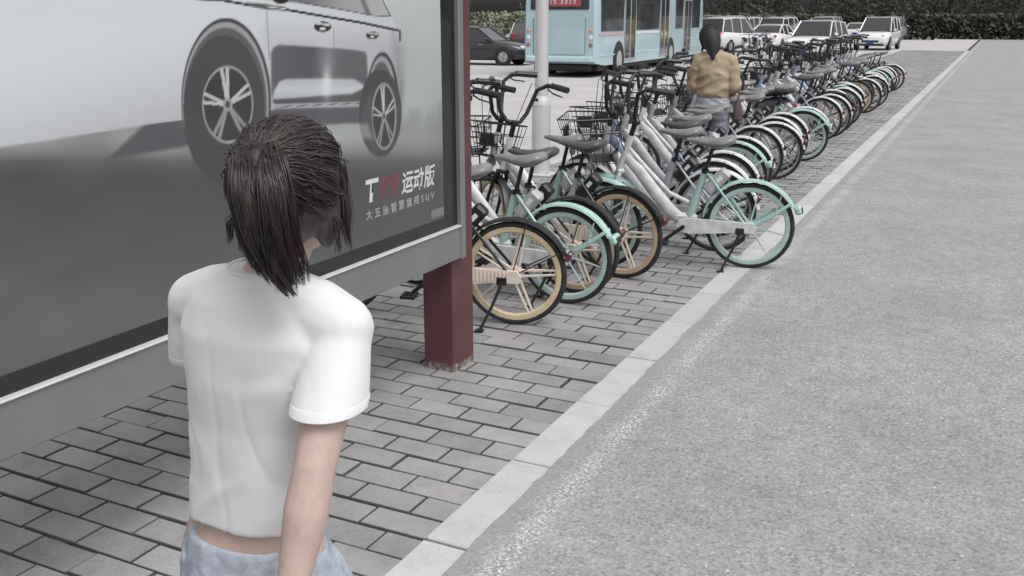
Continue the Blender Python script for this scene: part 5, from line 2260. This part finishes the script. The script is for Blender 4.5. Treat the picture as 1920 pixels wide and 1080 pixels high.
def tree(x, y, h, base, cr, seed, label, leafm=None, nleaf=3600, size=.30):
    rnd = random.Random(seed)
    t = thing('tree', label, 'tree', (x, y, -.1), 0, 'trees along the far end of the road')
    base -= .9
    m = MB()
    top = Vector((rnd.uniform(-.4, .4), rnd.uniform(-.4, .4), h * .8))
    m.tube([(0, 0, -.1), (.03, .02, base * .6), Vector((.1, 0, base * 1.2)), top * .6, top], [.26, .20, .17, .12, .04], 9)
    for k in range(7):
        a = k * 2.4 + rnd.random()
        z = base + (h * .75 - base) * k / 7 + .4
        p0 = Vector((.05, 0, z))
        p1 = p0 + Vector((cos(a) * cr * .4, sin(a) * cr * .4, .7))
        p2 = p1 + Vector((cos(a) * cr * .35, sin(a) * cr * .35, .5 if k > 2 else -.2))
        m.tube([p0, p1, p2], [.09, .055, .02], 6)
    m.build('trunk', BARK, t)
    m = MB()
    nb = 20
    for k in range(nb):
        a = rnd.uniform(0, 2 * pi)
        z = base + .2 + (h - base) * (k + .5) / nb
        f = sin(pi * min(1, max(.12, (z - base + .8) / (h - base + 1.2)))) ** .6
        rr_ = cr * f * rnd.uniform(.25, .75)
        s = rnd.uniform(.8, 1.5) * cr * .28
        leaf_faces(m, rnd, (cos(a) * rr_, sin(a) * rr_, z), (s * 1.25, s * 1.25, s * .8), nleaf // nb, size)
    m.build('crown', leafm or LEAFD, t, smooth=False, fixn=False)
    return t


TP = [(-36, 104), (-30, 98), (-24.5, 103), (-19.5, 96), (-14, 100), (-9.5, 94), (-4.5, 99), (1.0, 95), (6.5, 101), (12.5, 97),
      (-62, 78), (-50, 84), (-43, 92), (-56, 96)]
TORD = ['first', 'second', 'third', 'fourth', 'fifth', 'sixth', 'seventh', 'eighth', 'ninth', 'tenth', 'eleventh', 'twelfth', 'thirteenth', 'fourteenth']
for i, (x, y) in enumerate(sorted(TP)):
    tree(x, y, 8.5 + (i * 37 % 5) * .5, 2.3, 4.6, 50 + i, f'dark leafy tree across the far end of the road, {TORD[i]} from the left')


def hedge(x0, x1, y, h, label, seed, big=1.0):
    rnd = random.Random(seed)
    m = MB()
    n = int((x1 - x0) * 420)
    L = x1 - x0
    t = thing('hedge', label, 'hedge', (x0, y, 0))
    for i in range(n):
        p = Vector((rnd.uniform(0, L), rnd.uniform(-.6, .6), 0))
        top = h * (1 + .10 * noise.noise(Vector((p.x * .8, seed, 0))) + .05 * noise.noise(Vector((p.x * 3, seed, 4))))
        p.z = top * (rnd.random() ** .7)
        u = Vector((rnd.uniform(-1, 1), rnd.uniform(-1, 1), rnd.uniform(-1, 1))).normalized()
        v = u.orthogonal().normalized()
        s = rnd.uniform(.05, .13) * big
        m.add([p - u * s, p - v * s * .6, p + u * s, p + v * s * .6], [(0, 1, 2, 3)])
    m.build('foliage', LEAFL, t, smooth=False, fixn=False)
    m = MB()
    for k in range(int(L / .8)):
        x = .4 + k * .8
        m.tube([(x, 0, 0), (x + rnd.uniform(-.1, .1), 0, h * .5), (x + rnd.uniform(-.3, .3), rnd.uniform(-.2, .2), h * .85)], [.03, .02, .01], 5)
    m.build('stems', BARK, t)


hedge(-33.0, -19.0, 47.0, 2.05, 'clipped light green hedge behind the black saloon car', 3)
LEAFL = LEAFD
hedge(-46, 16, 92.0, 2.0, 'long dark hedge closing the far end of the road under the trees', 8, 2.4)
extra = [(van, -15.2, 62.5, 8, 'silver minivan second in the line behind the large white sport utility car'),
         (sed, -11.8, 58.5, 6, 'white saloon car in the line of traffic just right of the far mopeds'),
         (suv, -16.8, 74, 10, 'white sport utility car deep in the queue of far traffic, left side'),
         (sed, -9.6, 79, 2, 'white saloon car deep in the queue of far traffic, right side'),
         (van, -19.6, 66, 14, 'silver minivan showing between the bus front and the large white car'),
         (suv, -6.6, 63, 184, 'white sport utility car facing the camera behind the nearer facing white car'),
         (sed, -13.4, 88, 0, 'white saloon car farthest in the queue, right below the trees')]
for src, x, y, az, lb in extra:
    put_car(copy_tree(src), x, y, az, lb, CARG)
